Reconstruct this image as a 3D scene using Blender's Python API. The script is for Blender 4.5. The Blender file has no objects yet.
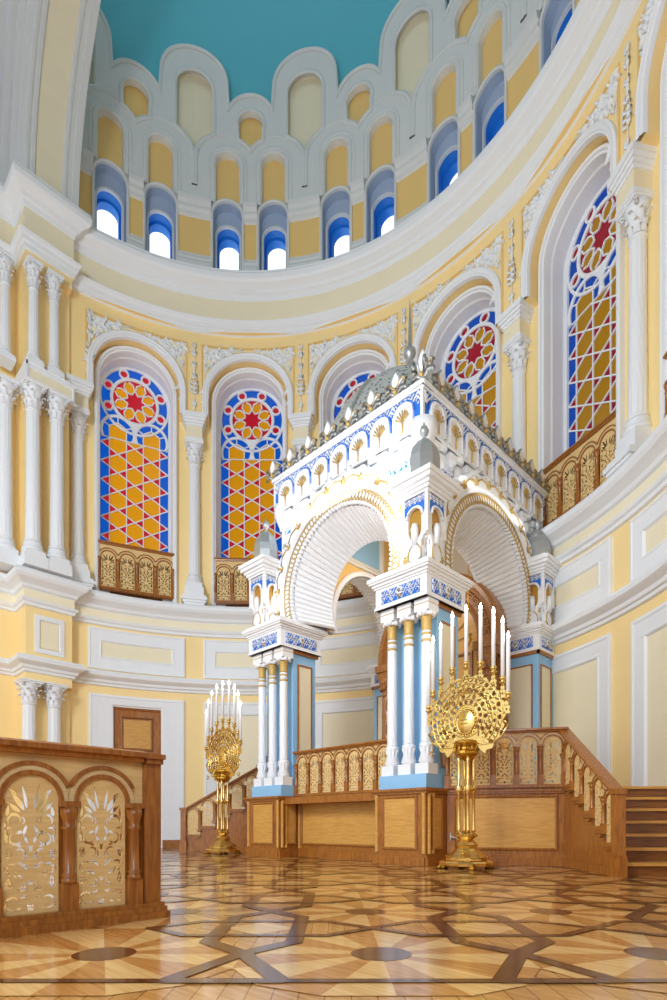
import bpy, bmesh, math, random
from math import sin, cos, pi, radians, sqrt, atan2, tan
from mathutils import Vector, Matrix
from mathutils.geometry import tessellate_polygon, delaunay_2d_cdt
random.seed(7)
C = bpy.context.scene.collection
SC = bpy.context.scene

# ------------------------------------------------------------------ materials
def lin(c):
    return tuple(((v/255)/12.92 if v/255 <= .04045 else ((v/255+.055)/1.055)**2.4) for v in c)+(1,)
MATS = {}
def mat(name, rgb, rough=.6, metal=0, noise=.04, nscale=3.0, bump=.0, bscale=40., emit=0, coat=0):
    m = bpy.data.materials.new(name); m.use_nodes = True
    nt = m.node_tree; b = nt.nodes['Principled BSDF']
    b.inputs['Base Color'].default_value = lin(rgb)
    b.inputs['Roughness'].default_value = rough
    b.inputs['Metallic'].default_value = metal
    if coat: b.inputs['Coat Weight'].default_value = coat; b.inputs['Coat Roughness'].default_value = .12
    tc = nt.nodes.new('ShaderNodeTexCoord')
    if noise:
        n = nt.nodes.new('ShaderNodeTexNoise'); n.inputs['Scale'].default_value = nscale; n.inputs['Detail'].default_value = 4
        nt.links.new(tc.outputs['Object'], n.inputs['Vector'])
        r = nt.nodes.new('ShaderNodeMapRange'); r.inputs[3].default_value = 1-noise; r.inputs[4].default_value = 1+noise
        nt.links.new(n.outputs['Fac'], r.inputs[0])
        mx = nt.nodes.new('ShaderNodeVectorMath'); mx.operation = 'SCALE'
        mx.inputs[0].default_value = lin(rgb)[:3]
        nt.links.new(r.outputs[0], mx.inputs['Scale']); nt.links.new(mx.outputs[0], b.inputs['Base Color'])
    if bump:
        n2 = nt.nodes.new('ShaderNodeTexNoise'); n2.inputs['Scale'].default_value = bscale
        nt.links.new(tc.outputs['Object'], n2.inputs['Vector'])
        bp = nt.nodes.new('ShaderNodeBump'); bp.inputs['Strength'].default_value = bump; bp.inputs['Distance'].default_value = .01
        nt.links.new(n2.outputs['Fac'], bp.inputs['Height']); nt.links.new(bp.outputs[0], b.inputs['Normal'])
    if emit:
        b.inputs['Emission Color'].default_value = lin(rgb); b.inputs['Emission Strength'].default_value = emit
    MATS[name] = m
    return m
def wood(name, a, b_, rough=.35, scale=(3, 3, 30), rot=(0, 0, 0), coat=.3, lo=.35, hi=.65):
    m = bpy.data.materials.new(name); m.use_nodes = True
    nt = m.node_tree; b = nt.nodes['Principled BSDF']
    b.inputs['Roughness'].default_value = rough
    b.inputs['Coat Weight'].default_value = coat; b.inputs['Coat Roughness'].default_value = .15
    tc = nt.nodes.new('ShaderNodeTexCoord'); mp = nt.nodes.new('ShaderNodeMapping')
    mp.inputs['Scale'].default_value = scale; mp.inputs['Rotation'].default_value = rot
    nt.links.new(tc.outputs['Object'], mp.inputs['Vector'])
    n = nt.nodes.new('ShaderNodeTexNoise'); n.inputs['Scale'].default_value = 1.6; n.inputs['Detail'].default_value = 6; n.inputs['Distortion'].default_value = .6
    nt.links.new(mp.outputs[0], n.inputs['Vector'])
    cr = nt.nodes.new('ShaderNodeValToRGB')
    cr.color_ramp.elements[0].position = lo; cr.color_ramp.elements[0].color = lin(a)
    cr.color_ramp.elements[1].position = hi; cr.color_ramp.elements[1].color = lin(b_)
    nt.links.new(n.outputs['Fac'], cr.inputs[0]); nt.links.new(cr.outputs[0], b.inputs['Base Color'])
    bp = nt.nodes.new('ShaderNodeBump'); bp.inputs['Strength'].default_value = .12; bp.inputs['Distance'].default_value = .004
    nt.links.new(n.outputs['Fac'], bp.inputs['Height']); nt.links.new(bp.outputs[0], b.inputs['Normal'])
    MATS[name] = m
    return m
W = mat('plaster white', (238, 239, 240), .55, noise=.02, bump=.05)
WG = mat('plaster grey white', (222, 222, 218), .6, noise=.03, bump=.05)
Yl = mat('plaster yellow', (253, 223, 157), .6, noise=.03, bump=.04)
YD = mat('plaster ochre', (240, 200, 122), .6, noise=.03)
CR = mat('plaster cream', (243, 231, 198), .6, noise=.03, bump=.04)
BG = mat('plaster blue grey', (170, 186, 208), .6, noise=.03)
DB = mat('dome blue', (92, 186, 200), .55, noise=.05, nscale=.6)
TB = mat('reveal blue', (30, 130, 215), .5, noise=.03)
PB = mat('paint light blue', (150, 200, 238), .45, noise=.02)
SB = mat('paint strong blue', (35, 115, 215), .5, noise=.05)
PW = mat('enamel white', (244, 245, 247), .35, noise=.01)
GO = mat('gold leaf', (214, 166, 78), .38, .75, noise=.1, nscale=20)
GP = mat('gold paint', (206, 170, 96), .5, .2, noise=.08, nscale=20)
BR = mat('polished brass', (236, 202, 124), .25, 1, noise=.08, nscale=14, bump=.15, bscale=60)
BRD = mat('cast brass', (200, 150, 60), .3, 1, noise=.25, nscale=30, bump=.5, bscale=70)
SI = mat('silvered metal', (178, 182, 182), .38, .6, noise=.1, nscale=12)
SID = mat('pierced silver dark', (62, 62, 62), .6, .3)
WD = wood('oak brown', (142, 82, 26), (178, 112, 42), scale=(24, 24, 3))
WDD = wood('oak dark', (108, 64, 26), (140, 84, 38), scale=(24, 24, 3))
WL = wood('oak panel', (202, 146, 68), (220, 166, 84))
WS = wood('stair oak', (112, 66, 28), (150, 94, 42), scale=(2, 2, 40))
WC = wood('carved wood', (140, 88, 40), (186, 126, 66), scale=(20, 20, 20))
VN = wood('veneer cream', (226, 188, 122), (238, 204, 142), coat=0, rough=.6)
VB = wood('veneer band', (216, 184, 128), (232, 202, 150), coat=0, rough=.6)
GA = None
def glass(name, rgb, k=.78):
    m = bpy.data.materials.new(name); m.use_nodes = True
    nt = m.node_tree; nt.nodes.clear()
    o = nt.nodes.new('ShaderNodeOutputMaterial')
    t = nt.nodes.new('ShaderNodeBsdfTranslucent'); t.inputs['Color'].default_value = lin(rgb)
    d = nt.nodes.new('ShaderNodeBsdfDiffuse'); d.inputs['Color'].default_value = lin(rgb)
    g = nt.nodes.new('ShaderNodeBsdfGlossy'); g.inputs['Roughness'].default_value = .15
    a = nt.nodes.new('ShaderNodeMixShader'); a.inputs[0].default_value = 1-k
    nt.links.new(t.outputs[0], a.inputs[1]); nt.links.new(d.outputs[0], a.inputs[2])
    b = nt.nodes.new('ShaderNodeMixShader'); b.inputs[0].default_value = .05
    nt.links.new(a.outputs[0], b.inputs[1]); nt.links.new(g.outputs[0], b.inputs[2])
    nt.links.new(b.outputs[0], o.inputs[0]); MATS[name] = m
    return m
GAM = glass('amber glass', (216, 142, 12)); GRD = glass('red glass', (190, 24, 40)); GBL = glass('cobalt glass', (10, 84, 178))
FLAME = mat('lamp tip', (255, 250, 240), .4, noise=0, emit=24)
WAX = mat('white candle tube', (250, 250, 250), .3, noise=0)
ENG = mat('engraving', (120, 84, 34), .5, .5)

# ------------------------------------------------------------------ mesh builder
def pip(x, y, poly):
    c = False
    for i in range(len(poly)):
        x1, y1 = poly[i][0], poly[i][1]; x2, y2 = poly[i-1][0], poly[i-1][1]
        if (y1 > y) != (y2 > y) and x < (x2-x1)*(y-y1)/(y2-y1)+x1: c = not c
    return c
class MB:
    def __init__(s, *mats):
        s.v = []; s.f = []; s.m = []; s.sm = []; s.mats = list(mats) or [W]; s.cur = 0; s.smooth = False
        s.T = None
    def use(s, m, smooth=None):
        if m not in s.mats: s.mats.append(m)
        s.cur = s.mats.index(m)
        if smooth is not None: s.smooth = smooth
        return s
    def add(s, vs, fs):
        k = len(s.v)
        if s.T: vs = [s.T @ Vector(p) for p in vs]
        s.v += [tuple(p) for p in vs]
        s.f += [tuple(i+k for i in f) for f in fs]
        s.m += [s.cur]*len(fs); s.sm += [s.smooth]*len(fs)
    def box(s, x0, x1, y0, y1, z0, z1):
        s.add([(x, y, z) for z in (z0, z1) for y in (y0, y1) for x in (x0, x1)],
              [(0, 1, 3, 2), (4, 6, 7, 5), (0, 4, 5, 1), (1, 5, 7, 3), (3, 7, 6, 2), (2, 6, 4, 0)])
    def mbox(s, f, a0, a1, z0, z1, d0, d1, n=1):   # box through a mapping f(s,z,d)
        for i in range(n):
            b0 = a0+(a1-a0)*i/n; b1 = a0+(a1-a0)*(i+1)/n
            s.add([f(a, z, d) for d in (d0, d1) for z in (z0, z1) for a in (b0, b1)],
                  [(0, 1, 3, 2), (4, 6, 7, 5), (0, 4, 5, 1), (3, 7, 6, 2)] + ([(2, 6, 4, 0)] if i == 0 else []) + ([(1, 5, 7, 3)] if i == n-1 else []))
    def grid(s, rows, closed_u=False, closed_v=False):
        n = len(rows[0]); vs = [p for r in rows for p in r]; fs = []
        R = len(rows)
        for i in range(R if closed_v else R-1):
            for j in range(n if closed_u else n-1):
                a = i*n+j; b = i*n+(j+1) % n; c = ((i+1) % R)*n+(j+1) % n; d = ((i+1) % R)*n+j
                fs.append((a, b, c, d))
        s.add(vs, fs)
    def lathe(s, prof, c=(0, 0, 0), n=20, flute=None, axis=None, rot0=0):
        rows = []
        for r, z in prof:
            row = []
            for j in range(n):
                t = 2*pi*j/n+rot0
                rr = r*(flute(t, z) if flute else 1)
                p = Vector((rr*cos(t), rr*sin(t), z))
                if axis: p = axis @ p
                row.append((p[0]+c[0], p[1]+c[1], p[2]+c[2]))
            rows.append(row)
        s.grid(rows, closed_u=True)
        k = len(rows)
        if prof[0][0] > 1e-4: s.add(rows[0], [tuple(range(n))])
        if prof[-1][0] > 1e-4: s.add(rows[-1], [tuple(range(n))])
    def tube(s, path, r, n=6, closed=False, flat=1.0, up=None):
        P = [Vector(p) for p in path]; N = len(P); rows = []
        for i in range(N):
            a = P[i-1] if (i > 0 or closed) else P[i]
            b = P[(i+1) % N] if (i < N-1 or closed) else P[i]
            t = (b-a); t = t.normalized() if t.length > 1e-9 else Vector((0, 0, 1))
            u = Vector(up) if up is not None else (Vector((0, 0, 1)) if abs(t.z) < .9 else Vector((1, 0, 0)))
            x = t.cross(u)
            x = x.normalized() if x.length > 1e-6 else Vector((1, 0, 0))
            y = x.cross(t).normalized()
            rr = r[i] if isinstance(r, (list, tuple)) else r
            rows.append([P[i]+x*rr*cos(2*pi*j/n)+y*rr*flat*sin(2*pi*j/n) for j in range(n)])
        s.grid(rows, closed_u=True, closed_v=closed)
        if not closed: s.add(rows[0], [tuple(range(n))]); s.add(rows[-1], [tuple(range(n))])
    def mtube(s, f, pts, r, n=5, closed=False, flat=1.0):
        s.tube([f(*(p if len(p) == 3 else (p[0], p[1], 0))) for p in pts], r, n, closed, flat)
    def sweep(s, f, path, prof, closed=False):   # path in (s,z); prof (offset to the left, depth)
        n = len(path); nor = []
        for i in range(n):
            a = path[i-1] if (i > 0 or closed) else path[i]
            b = path[(i+1) % n] if (i < n-1 or closed) else path[i]
            p = path[i]
            d1 = (p[0]-a[0], p[1]-a[1]); d2 = (b[0]-p[0], b[1]-p[1])
            l1 = math.hypot(*d1); l2 = math.hypot(*d2)
            if l1 < 1e-9: d1 = d2; l1 = l2
            if l2 < 1e-9: d2 = d1; l2 = l1
            n1 = (-d1[1]/l1, d1[0]/l1); n2 = (-d2[1]/l2, d2[0]/l2)
            q = 1+n1[0]*n2[0]+n1[1]*n2[1]; q = max(q, .25)
            nor.append(((n1[0]+n2[0])/q, (n1[1]+n2[1])/q))
        rows = [[f(p[0]+m[0]*o, p[1]+m[1]*o, d) for (o, d) in prof] for p, m in zip(path, nor)]
        s.grid(rows, closed_v=closed)
    def lsweep(s, path, prof, closed=False):      # plan path (x,y), prof (left offset, z)
        s.sweep(lambda a, b, d: (a, b, d), path, prof, closed)
    def plate(s, f, outer, holes=(), d0=0., t=.02, cuts=(), back=False, side=None):
        loops = [outer]+list(holes)
        flat = [p for l in loops for p in l]
        if holes:
            E = []; k = 0
            for l in loops:
                E += [(k+i, k+(i+1) % len(l)) for i in range(len(l))]; k += len(l)
            vo, eo, fo, *_ = delaunay_2d_cdt([Vector((p[0], p[1])) for p in flat], E, [], 0, 1e-5)
            boxes = [(min(p[0] for p in l), max(p[0] for p in l), min(p[1] for p in l), max(p[1] for p in l)) for l in loops]
            tris = []
            for fc in fo:
                cx = sum(vo[i].x for i in fc)/len(fc); cy = sum(vo[i].y for i in fc)/len(fc)
                if not pip(cx, cy, loops[0]): continue
                if any(bx[0] <= cx <= bx[1] and bx[2] <= cy <= bx[3] and pip(cx, cy, l) for l, bx in zip(loops[1:], boxes[1:])): continue
                tris.append(tuple(fc))
            flat = [(v.x, v.y) for v in vo]
        else:
            tris = tessellate_polygon([[Vector((p[0], p[1], 0)) for p in l] for l in loops])
        bm = bmesh.new(); vs = [bm.verts.new((p[0], p[1], 0)) for p in flat]
        for t3 in tris:
            if len(set(t3)) >= 3:
                try: bm.faces.new([vs[i] for i in t3])
                except ValueError: pass
        for c in cuts:
            bmesh.ops.bisect_plane(bm, geom=bm.verts[:]+bm.edges[:]+bm.faces[:], plane_co=(c, 0, 0), plane_no=(1, 0, 0))
        bm.verts.index_update()
        V = [tuple(v.co) for v in bm.verts]; F = [tuple(v.index for v in fc.verts) for fc in bm.faces]
        bm.free()
        s.add([f(p[0], p[1], d0) for p in V], F)
        if back: s.add([f(p[0], p[1], d0-t) for p in V], F)
        cur = s.cur
        if side: s.use(side)
        if t:
            for l in loops:
                n = len(l)
                s.add([f(p[0], p[1], d0) for p in l]+[f(p[0], p[1], d0-t) for p in l], [(i, (i+1) % n, n+(i+1) % n, n+i) for i in range(n)])
        s.cur = cur
    def mesh(s, name, weld=True):
        me = bpy.data.meshes.new(name); me.from_pydata(s.v, [], s.f)
        for m in s.mats: me.materials.append(m)
        me.polygons.foreach_set('material_index', s.m); me.polygons.foreach_set('use_smooth', s.sm)
        if weld:
            bm = bmesh.new(); bm.from_mesh(me)
            bmesh.ops.remove_doubles(bm, verts=bm.verts, dist=1e-5)
            bmesh.ops.recalc_face_normals(bm, faces=bm.faces); bm.to_mesh(me); bm.free()
        me.update()
        return me
    def build(s, name, parent=None, loc=None, kind=None, weld=True):
        me = s.mesh(name, weld)
        o = bpy.data.objects.new(name, me); C.objects.link(o)
        if parent: o.parent = parent
        if loc: o.location = loc
        if kind: o['kind'] = kind
        return o
def tag(o, label, cat, group=None):
    o['label'] = label; o['category'] = cat
    if group: o['group'] = group
    return o
def thing(name, label, cat, loc=(0, 0, 0), rz=0, group=None):
    o = bpy.data.objects.new(name, None); C.objects.link(o); o.location = loc; o.rotation_euler = (0, 0, rz)
    o.empty_display_size = .1; o['kind'] = 'thing'
    return tag(o, label, cat, group)
def kids(o): return [c for c in bpy.data.objects if c.parent == o]
def dup(o, parent=None, **kw):
    c = o.copy(); C.objects.link(c); c.parent = parent
    for ch in kids(o): dup(ch, c)
    return c
def arch(w, z0, zc, n=20, x0=0, nj=2, r=None):
    r = r or w
    L = [(x0-w, z0+(zc-z0)*i/nj) for i in range(nj)]
    L += [(x0-w*cos(pi*i/n), zc+r*sin(pi*i/n)) for i in range(n+1)]
    L += [(x0+w, zc-(zc-z0)*(i+1)/nj) for i in range(nj)]
    return L
def rect(x0, x1, z0, z1, n=6):   # clockwise seen from the room: left normal points out
    return ([(x0, z0), (x0, z1)]+[(x0+(x1-x0)*i/n, z1) for i in range(1, n)]+[(x1, z1), (x1, z0)]+[(x1-(x1-x0)*i/n, z0) for i in range(1, n)])
def face(o, xd, nd):
    o = Vector(o); xd = Vector(xd).normalized(); nd = Vector(nd).normalized()
    return lambda s, z, d=0: (o.x+xd.x*s+nd.x*d, o.y+xd.y*s+nd.y*d, o.z+z)

R = 7.2; BAY = 23.0; HB = radians(BAY/2)*R
def cyl(Rr=R, o=0):
    return lambda s, z, d=0: ((Rr-d)*sin(s/Rr+o), (Rr-d)*cos(s/Rr+o), z)
WALL = cyl()
RW = 7.5; WIN = cyl(RW); HW = radians(BAY/2)*RW

# ------------------------------------------------------------------ fretwork
def blob(u, v, ang, L, w, bend=0, n=7):
    """tear shaped hole starting at (u,v) heading ang (deg from vertical, + = right)"""
    a = radians(ang); pts = []; top = []; bot = []
    x, y = u, v
    for i in range(n+1):
        t = i/n; ww = w*1.25*(sin(pi*(t**.7)))+.004
        aa = a+radians(bend)*t
        top.append((x-cos(aa)*ww, y+sin(aa)*ww)); bot.append((x+cos(aa)*ww, y-sin(aa)*ww))
        x += sin(aa)*L/n; y += cos(aa)*L/n
    return top+bot[::-1]
def cres(u, v, r, th, a0, a1, n=9):
    o = []; i_ = []
    for k in range(n+1):
        t = k/n; a = radians(a0+(a1-a0)*t); w = th*1.15*sin(pi*(.06+.88*t))
        o.append((u+(r+w)*sin(a), v+(r+w)*cos(a))); i_.append((u+(r-w*.2)*sin(a), v+(r-w*.2)*cos(a)))
    return o+i_[::-1]
def fret_holes(hw, H):
    """holes of an arched leaf-work panel, half width hw, height H (arch included)"""
    k = hw/1.0; V = H/5.4
    hs = []
    right = [blob(.13, 4.05, 8, 1.0, .055, 6), blob(.22, 4.0, 30, .95, .085, 12), blob(.34, 3.95, 58, .62, .07, -10),
             cres(.58, 3.62, .2, .09, -120, 130), blob(.82, 3.75, 0, .5, .06, -16),
             blob(.12, 3.45, 150, .55, .05, 40), cres(.52, 2.95, .2, .085, 20, 260), blob(.83, 2.75, 8, .62, .06, -6),
             blob(.1, 2.75, 20, .45, .05, 30), cres(.42, 2.35, .17, .07, 190, 400), blob(.86, 2.1, -25, .5, .075, 30),
             cres(.62, 1.75, .2, .09, -40, 170), blob(.12, 1.75, 30, .5, .06, 50), blob(.25, 1.45, 70, .5, .045, -50),
             cres(.38, 1.15, .16, .07, 120, 330), blob(.84, 1.0, -14, .55, .1, 20), blob(.62, 1.1, 40, .28, .05, 0),
             cres(.62, .48, .22, .09, -60, 190), blob(.13, .72, 80, .3, .05, 20),
             blob(.5, 4.55, 40, .4, .06, 20), cres(.74, 3.2, .13, .06, -60, 150), blob(.28, 3.2, 95, .3, .05, 40), cres(.76, 2.45, .12, .055, 30, 240),
             blob(.16, 2.1, -10, .36, .045, 40), cres(.26, .95, .13, .05, -100, 90), blob(.5, 1.42, 20, .26, .045, 0), blob(.9, 3.3, 0, .3, .04, 0),
             blob(.34, .3, 100, .22, .04, 0), blob(.9, .25, 0, .3, .045, -10), blob(.3, 2.62, 60, .3, .045, 30), blob(.9, 1.62, 0, .28, .045, 0), cres(.36, 3.62, .12, .05, 200, 380)]
    for h in right:
        hs.append([(p[0]*k, p[1]*V) for p in h])
        hs.append([(-p[0]*k, p[1]*V) for p in h][::-1])
    for u0, v0, w, h_ in ((0, .18, .15, .26), (0, 1.15, .1, .2), (0, 2.45, .09, .26)):
        hs.append([(-w*k*.7, v0*V), (-w*k, (v0+h_)*V), (0, (v0+h_*.8)*V), (w*k, (v0+h_)*V), (w*k*.7, v0*V)])
    return hs
FRET = {}
def fret_mesh(hw, H, t=.012, m=None):
    key = (round(hw, 3), round(H, 3))
    if key in FRET: return FRET[key]
    b = MB(m or VN)
    outer = arch(hw, 0, H-hw, 16)
    b.plate(lambda s, z, d: (s, -d, z), outer, fret_holes(hw*.97, H), 0, t, back=True)
    FRET[key] = b.mesh('fret_panel'); return FRET[key]
def place_mesh(name, me, parent, M):
    o = bpy.data.objects.new(name, me); C.objects.link(o); o.parent = parent; o.matrix_local = M
    return o
def fmat(o, xd, nd, s, z, d=0):
    """matrix placing a local (x right, -y toward viewer, z up) mesh on a face"""
    xd = Vector(xd).normalized(); nd = Vector(nd).normalized()
    M = Matrix(((xd.x, -nd.x, 0, o[0]+xd.x*s+nd.x*d), (xd.y, -nd.y, 0, o[1]+xd.y*s+nd.y*d), (0, 0, 1, o[2]+z), (0, 0, 0, 1)))
    return M

def balustrade(root, o, xd, nd, n, sp, zb, zs, zt, slope=0., rail=.07, post=(True, True), m=WD, veneer=True, small_cap=.06, railh=.07, doublesided=False):
    """arcaded balustrade with pierced panels on a vertical face. slope = rise per bay (negative goes down to the right)"""
    f = face(o, xd, nd); rin = sp*.5-.055*sp/.39; L = n*sp
    rin = sp*.37
    me = fret_mesh(rin, zs+rin-zb)
    for i in range(n):
        sc = (i+.5)*sp; dz = slope*(i+.5)
        place_mesh('fret_panel', me, root, fmat(o, xd, nd, sc, zb+dz, .004))
    bme = None
    for i in range(n+1):
        sc = i*sp; dz = slope*(max(min(i, n-.5), .5)) if slope else 0
        b = MB(m); h = zs-zb; q = (sp/.39); rr = .036*q
        b.box(-rr*1.25, rr*1.25, -.05, .012, 0, h*.26)
        b.use(m, True)
        b.lathe([(rr*1.2, h*.26), (rr*1.2, h*.29), (rr*.95, h*.31), (rr*1.15, h*.34), (rr*.9, h*.36), (rr*.88, h*.74), (rr*1.15, h*.76), (rr*.9, h*.78), (rr*.95, h*.83), (rr*1.3, h*.88), (rr*1.35, h*.95)], (0, -.02, 0), 14)
        b.use(m, False); b.box(-rr*1.5, rr*1.5, -.06, .012, h*.95, h)
        if bme is None: bme = b.mesh('baluster')
        place_mesh('baluster', bme, root, fmat(o, xd, nd, sc, zb+dz, .0))
    # arcade board with mouldings
    b = MB(VN if veneer else m)
    for i in range(n):
        sc = (i+.5)*sp; dz = slope*(i+.5)
        s0, s1 = i*sp, (i+1)*sp
        t0, t1 = zt+slope*i, zt+slope*(i+1)
        outer = [(s0, zs+dz-.01)]+[(s0, t0), (s1, t1)]+[(s1, zs+dz-.01)]
        a = [(sc+rin*cos(pi*k/14), zs+dz+rin*sin(pi*k/14)) for k in range(15)]
        poly = [(s0, zs+dz-.005), (s0, t0), (s1, t1), (s1, zs+dz-.005)]+a
        b.use(VN if veneer else m); b.plate(f, poly, (), .0, .03)
        for (r0, r1, mm, dd) in ((rin, rin+.022*sp/.39, m, .028), (rin+.022*sp/.39, sp*.5-.0, VB if veneer else W, .018), (sp*.5, sp*.5+.022*sp/.39, m, .03)):
            ang0 = 0
            if r1 > sp*.5+.001: ang0 = math.acos(min(1, sp*.5/r1))
            pts = [(sc-cos(ang0+(pi-2*ang0)*k/18), zs+dz+sin(ang0+(pi-2*ang0)*k/18)) for k in range(19)]
            pr = [(r0, 0), (r0, dd), (r1, dd), (r1, 0)]
            b.use(mm)
            rows = []
            for k in range(19):
                a_ = ang0+(pi-2*ang0)*k/18
                lim = 9
                rows.append([f(max(s0-.012, min(s1+.012, sc-cos(a_)*r)), min(zs+dz+sin(a_)*r, t0+(t1-t0)*((max(s0, min(s1, sc-cos(a_)*r))-s0)/sp)), d) for r, d in pr])
            b.grid(rows)
    b.use(m)
    for i in range(n+1):
        dz = slope*(max(min(i, n-.5), .5)) if slope else 0
        b.mbox(f, max(0, i*sp-sp*.14), min(L, i*sp+sp*.14), zb+dz, zs+dz, -.05, -.025)
    b.build('arcade', root)
    b = MB(m)
    e0, e1 = -sp*.12, L+sp*.12
    zz0, zz1 = zt+slope*(e0/sp), zt+slope*(e1/sp)
    pr = [(-.035, 0), (.055, 0), (.06, railh*.3), (.085, railh*.4), (.085, railh*.8), (.05, railh), (-.07, railh), (-.09, railh*.6), (-.06, 0)]
    b.grid([[f(e, z+h_, d) for d, h_ in pr] for e, z in ((e0, zz0), (e1, zz1))], closed_u=True)
    for e, z in ((e0, zz0), (e1, zz1)): b.add([f(e, z+h_, d) for d, h_ in pr], [tuple(range(len(pr)))])
    b.build('handrail', root)
    if not slope:
        b = MB(m); b.mbox(f, e0, e1, zb-.07, zb, -.05, .05); b.mbox(f, e0, e1, zb-.045, zb-.02, .05, .065); b.build('bottom_rail', root)

def panelled(b, f, x0, x1, z0, z1, m_=.08, n=1, base=True, top=True, fl=WL):
    """wood panelling with inset light panels on a face"""
    b.use(WD); b.mbox(f, x0, x1, z0, z1, -.06, 0)
    w = (x1-x0)/n
    for i in range(n):
        a, c = x0+w*i+m_, x0+w*(i+1)-m_
        q0, q1 = z0+.26, z1-.14
        b.use(WD); b.sweep(f, rect(a, c, q0, q1, 1), [(.035, 0), (.035, .018), (.015, .026), (0, .018), (-.005, .002)], True)
        b.use(fl); b.mbox(f, a, c, q0, q1, -.01, .004)
    if base:
        b.use(WD); b.mbox(f, x0-.02, x1+.02, z0, z0+.12, 0, .05); b.mbox(f, x0-.02, x1+.02, z0+.12, z0+.16, 0, .03)
    if top:
        b.use(WD); b.mbox(f, x0-.02, x1+.02, z1-.05, z1, -.02, .05); b.mbox(f, x0-.02, x1+.02, z1-.08, z1-.05, 0, .03)

# ------------------------------------------------------------------ FLOOR
S2 = sqrt(.5)
CAM = (7.446, -4.349, .58)
def cw(X, Y):  # camera-aligned plan axes -> world (the parquet runs on these diagonals)
    return (CAM[0]+S2*(X-Y), CAM[1]+S2*(X+Y))
def wood_floor(name, a, b_, rot=45):
    return wood(name, a, b_, .14, (1.5, 22, 1), (0, 0, radians(-rot)), .25)
FB = wood_floor('parquet oak', (188, 128, 62), (214, 158, 90))
FL = wood_floor('parquet pale', (214, 164, 96), (232, 188, 124), 20)
FM = wood_floor('parquet mid', (178, 116, 54), (202, 142, 76), 60)
FD = wood_floor('parquet walnut', (78, 38, 20), (104, 56, 32), 45)
# base floor with plank joints
nt = FB.node_tree
bk = nt.nodes.new('ShaderNodeTexBrick'); bk.inputs['Scale'].default_value = 1; bk.inputs['Brick Width'].default_value = 1.1; bk.inputs['Row Height'].default_value = .09
bk.inputs['Mortar Size'].default_value = .003; bk.inputs['Color1'].default_value = (1, 1, 1, 1); bk.inputs['Color2'].default_value = (.82, .82, .82, 1); bk.inputs['Mortar'].default_value = (.4, .3, .2, 1)
mp = nt.nodes.new('ShaderNodeMapping'); mp.inputs['Rotation'].default_value = (0, 0, radians(45)); tc = nt.nodes.new('ShaderNodeTexCoord')
nt.links.new(tc.outputs['Object'], mp.inputs[0]); nt.links.new(mp.outputs[0], bk.inputs[0])
ml = nt.nodes.new('ShaderNodeMix'); ml.data_type = 'RGBA'; ml.blend_type = 'MULTIPLY'; ml.inputs[0].default_value = .8
ramp = [n for n in nt.nodes if n.type == 'VALTORGB'][0]
nt.links.new(ramp.outputs[0], ml.inputs[6]); nt.links.new(bk.outputs[0], ml.inputs[7]); nt.links.new(ml.outputs[2], nt.nodes['Principled BSDF'].inputs['Base Color'])

b = MB(FB)
b.box(-9, 12, -9, 9, -.2, 0)
PX, PY = 1.25, 1.275
X0, Y0 = .215, 2.58
BH = [0]
def fpoly(pts, m, h):
    BH[0] = (BH[0]+1) % 59; h = h*3+BH[0]*.00001
    b.use(m); b.add([(*cw(X0+PX*x, Y0+PY*y), h) for x, y in pts], [tuple(range(len(pts)))])
def band(p, q, w, h=.0021, m=None):
    dx, dy = q[0]-p[0], q[1]-p[1]; l = math.hypot(dx, dy); nx, ny = -dy/l*w/2, dx/l*w/2; ex, ey = dx/l*w*.25, dy/l*w*.25
    fpoly([(p[0]-ex+nx, p[1]-ey+ny), (q[0]+ex+nx, q[1]+ey+ny), (q[0]+ex-nx, q[1]+ey-ny), (p[0]-ex-nx, p[1]-ey-ny)], m or FD, h)
for i in range(-8, 5):
    for j in range(0, 12):
        if i < -1 and j < 1: continue
        N = 16
        for k in range(N):
            a0, a1 = 2*pi*k/N, 2*pi*(k+1)/N
            r = .47 if k % 4 in (1, 2) else .47
            rr = []
            for a in (a0, a1):
                c = max(abs(cos(a)), abs(sin(a))); rr.append(min(.5/c, .56))
            fpoly([(i+.1*cos(a0), j+.1*sin(a0)), (i+rr[0]*cos(a0), j+rr[0]*sin(a0)), (i+rr[1]*cos(a1), j+rr[1]*sin(a1)), (i+.1*cos(a1), j+.1*sin(a1))], FL if k % 2 else FM, .0008)
        fpoly([(i+.11*cos(2*pi*k/28), j+.11*sin(2*pi*k/28)) for k in range(28)], FD, .0012)
        # elongated hexagons between rosettes
        cx, cy = i+.5, j+.5
        g, hh, e = .17, .2, .5
        wv, wh = .07, .045
        V = [(cx, j), (cx-g, j+hh), (cx-g, j+1-hh), (cx, j+1), (cx+g, j+1-hh), (cx+g, j+hh)]
        Hx = [(i, cy), (i+hh, cy+g), (i+1-hh, cy+g), (i+1, cy), (i+1-hh, cy-g), (i+hh, cy-g)]
        fpoly(V, FB, .0011); fpoly(Hx, FB, .0014)
        fpoly([(cx-.16, cy), (cx, cy+.16), (cx+.16, cy), (cx, cy-.16)], FL, .0017)
        for k in range(6):
            if j == 0 and i < -1: continue
            band(V[k], V[(k+1) % 6], wv); band(Hx[k], Hx[(k+1) % 6], wh, .0025)
for i in range(-1, 5):
    band((i-.33, -.36), (i+.33, -.36), .04)
    band((i-.5, 0), (i-.33, -.36), .062); band((i+.5, 0), (i+.33, -.36), .062); band((i+.33, -.36), (i+.67, -.36), .05)
fl_ = b.build('floor', kind='structure', weld=False)

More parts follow.
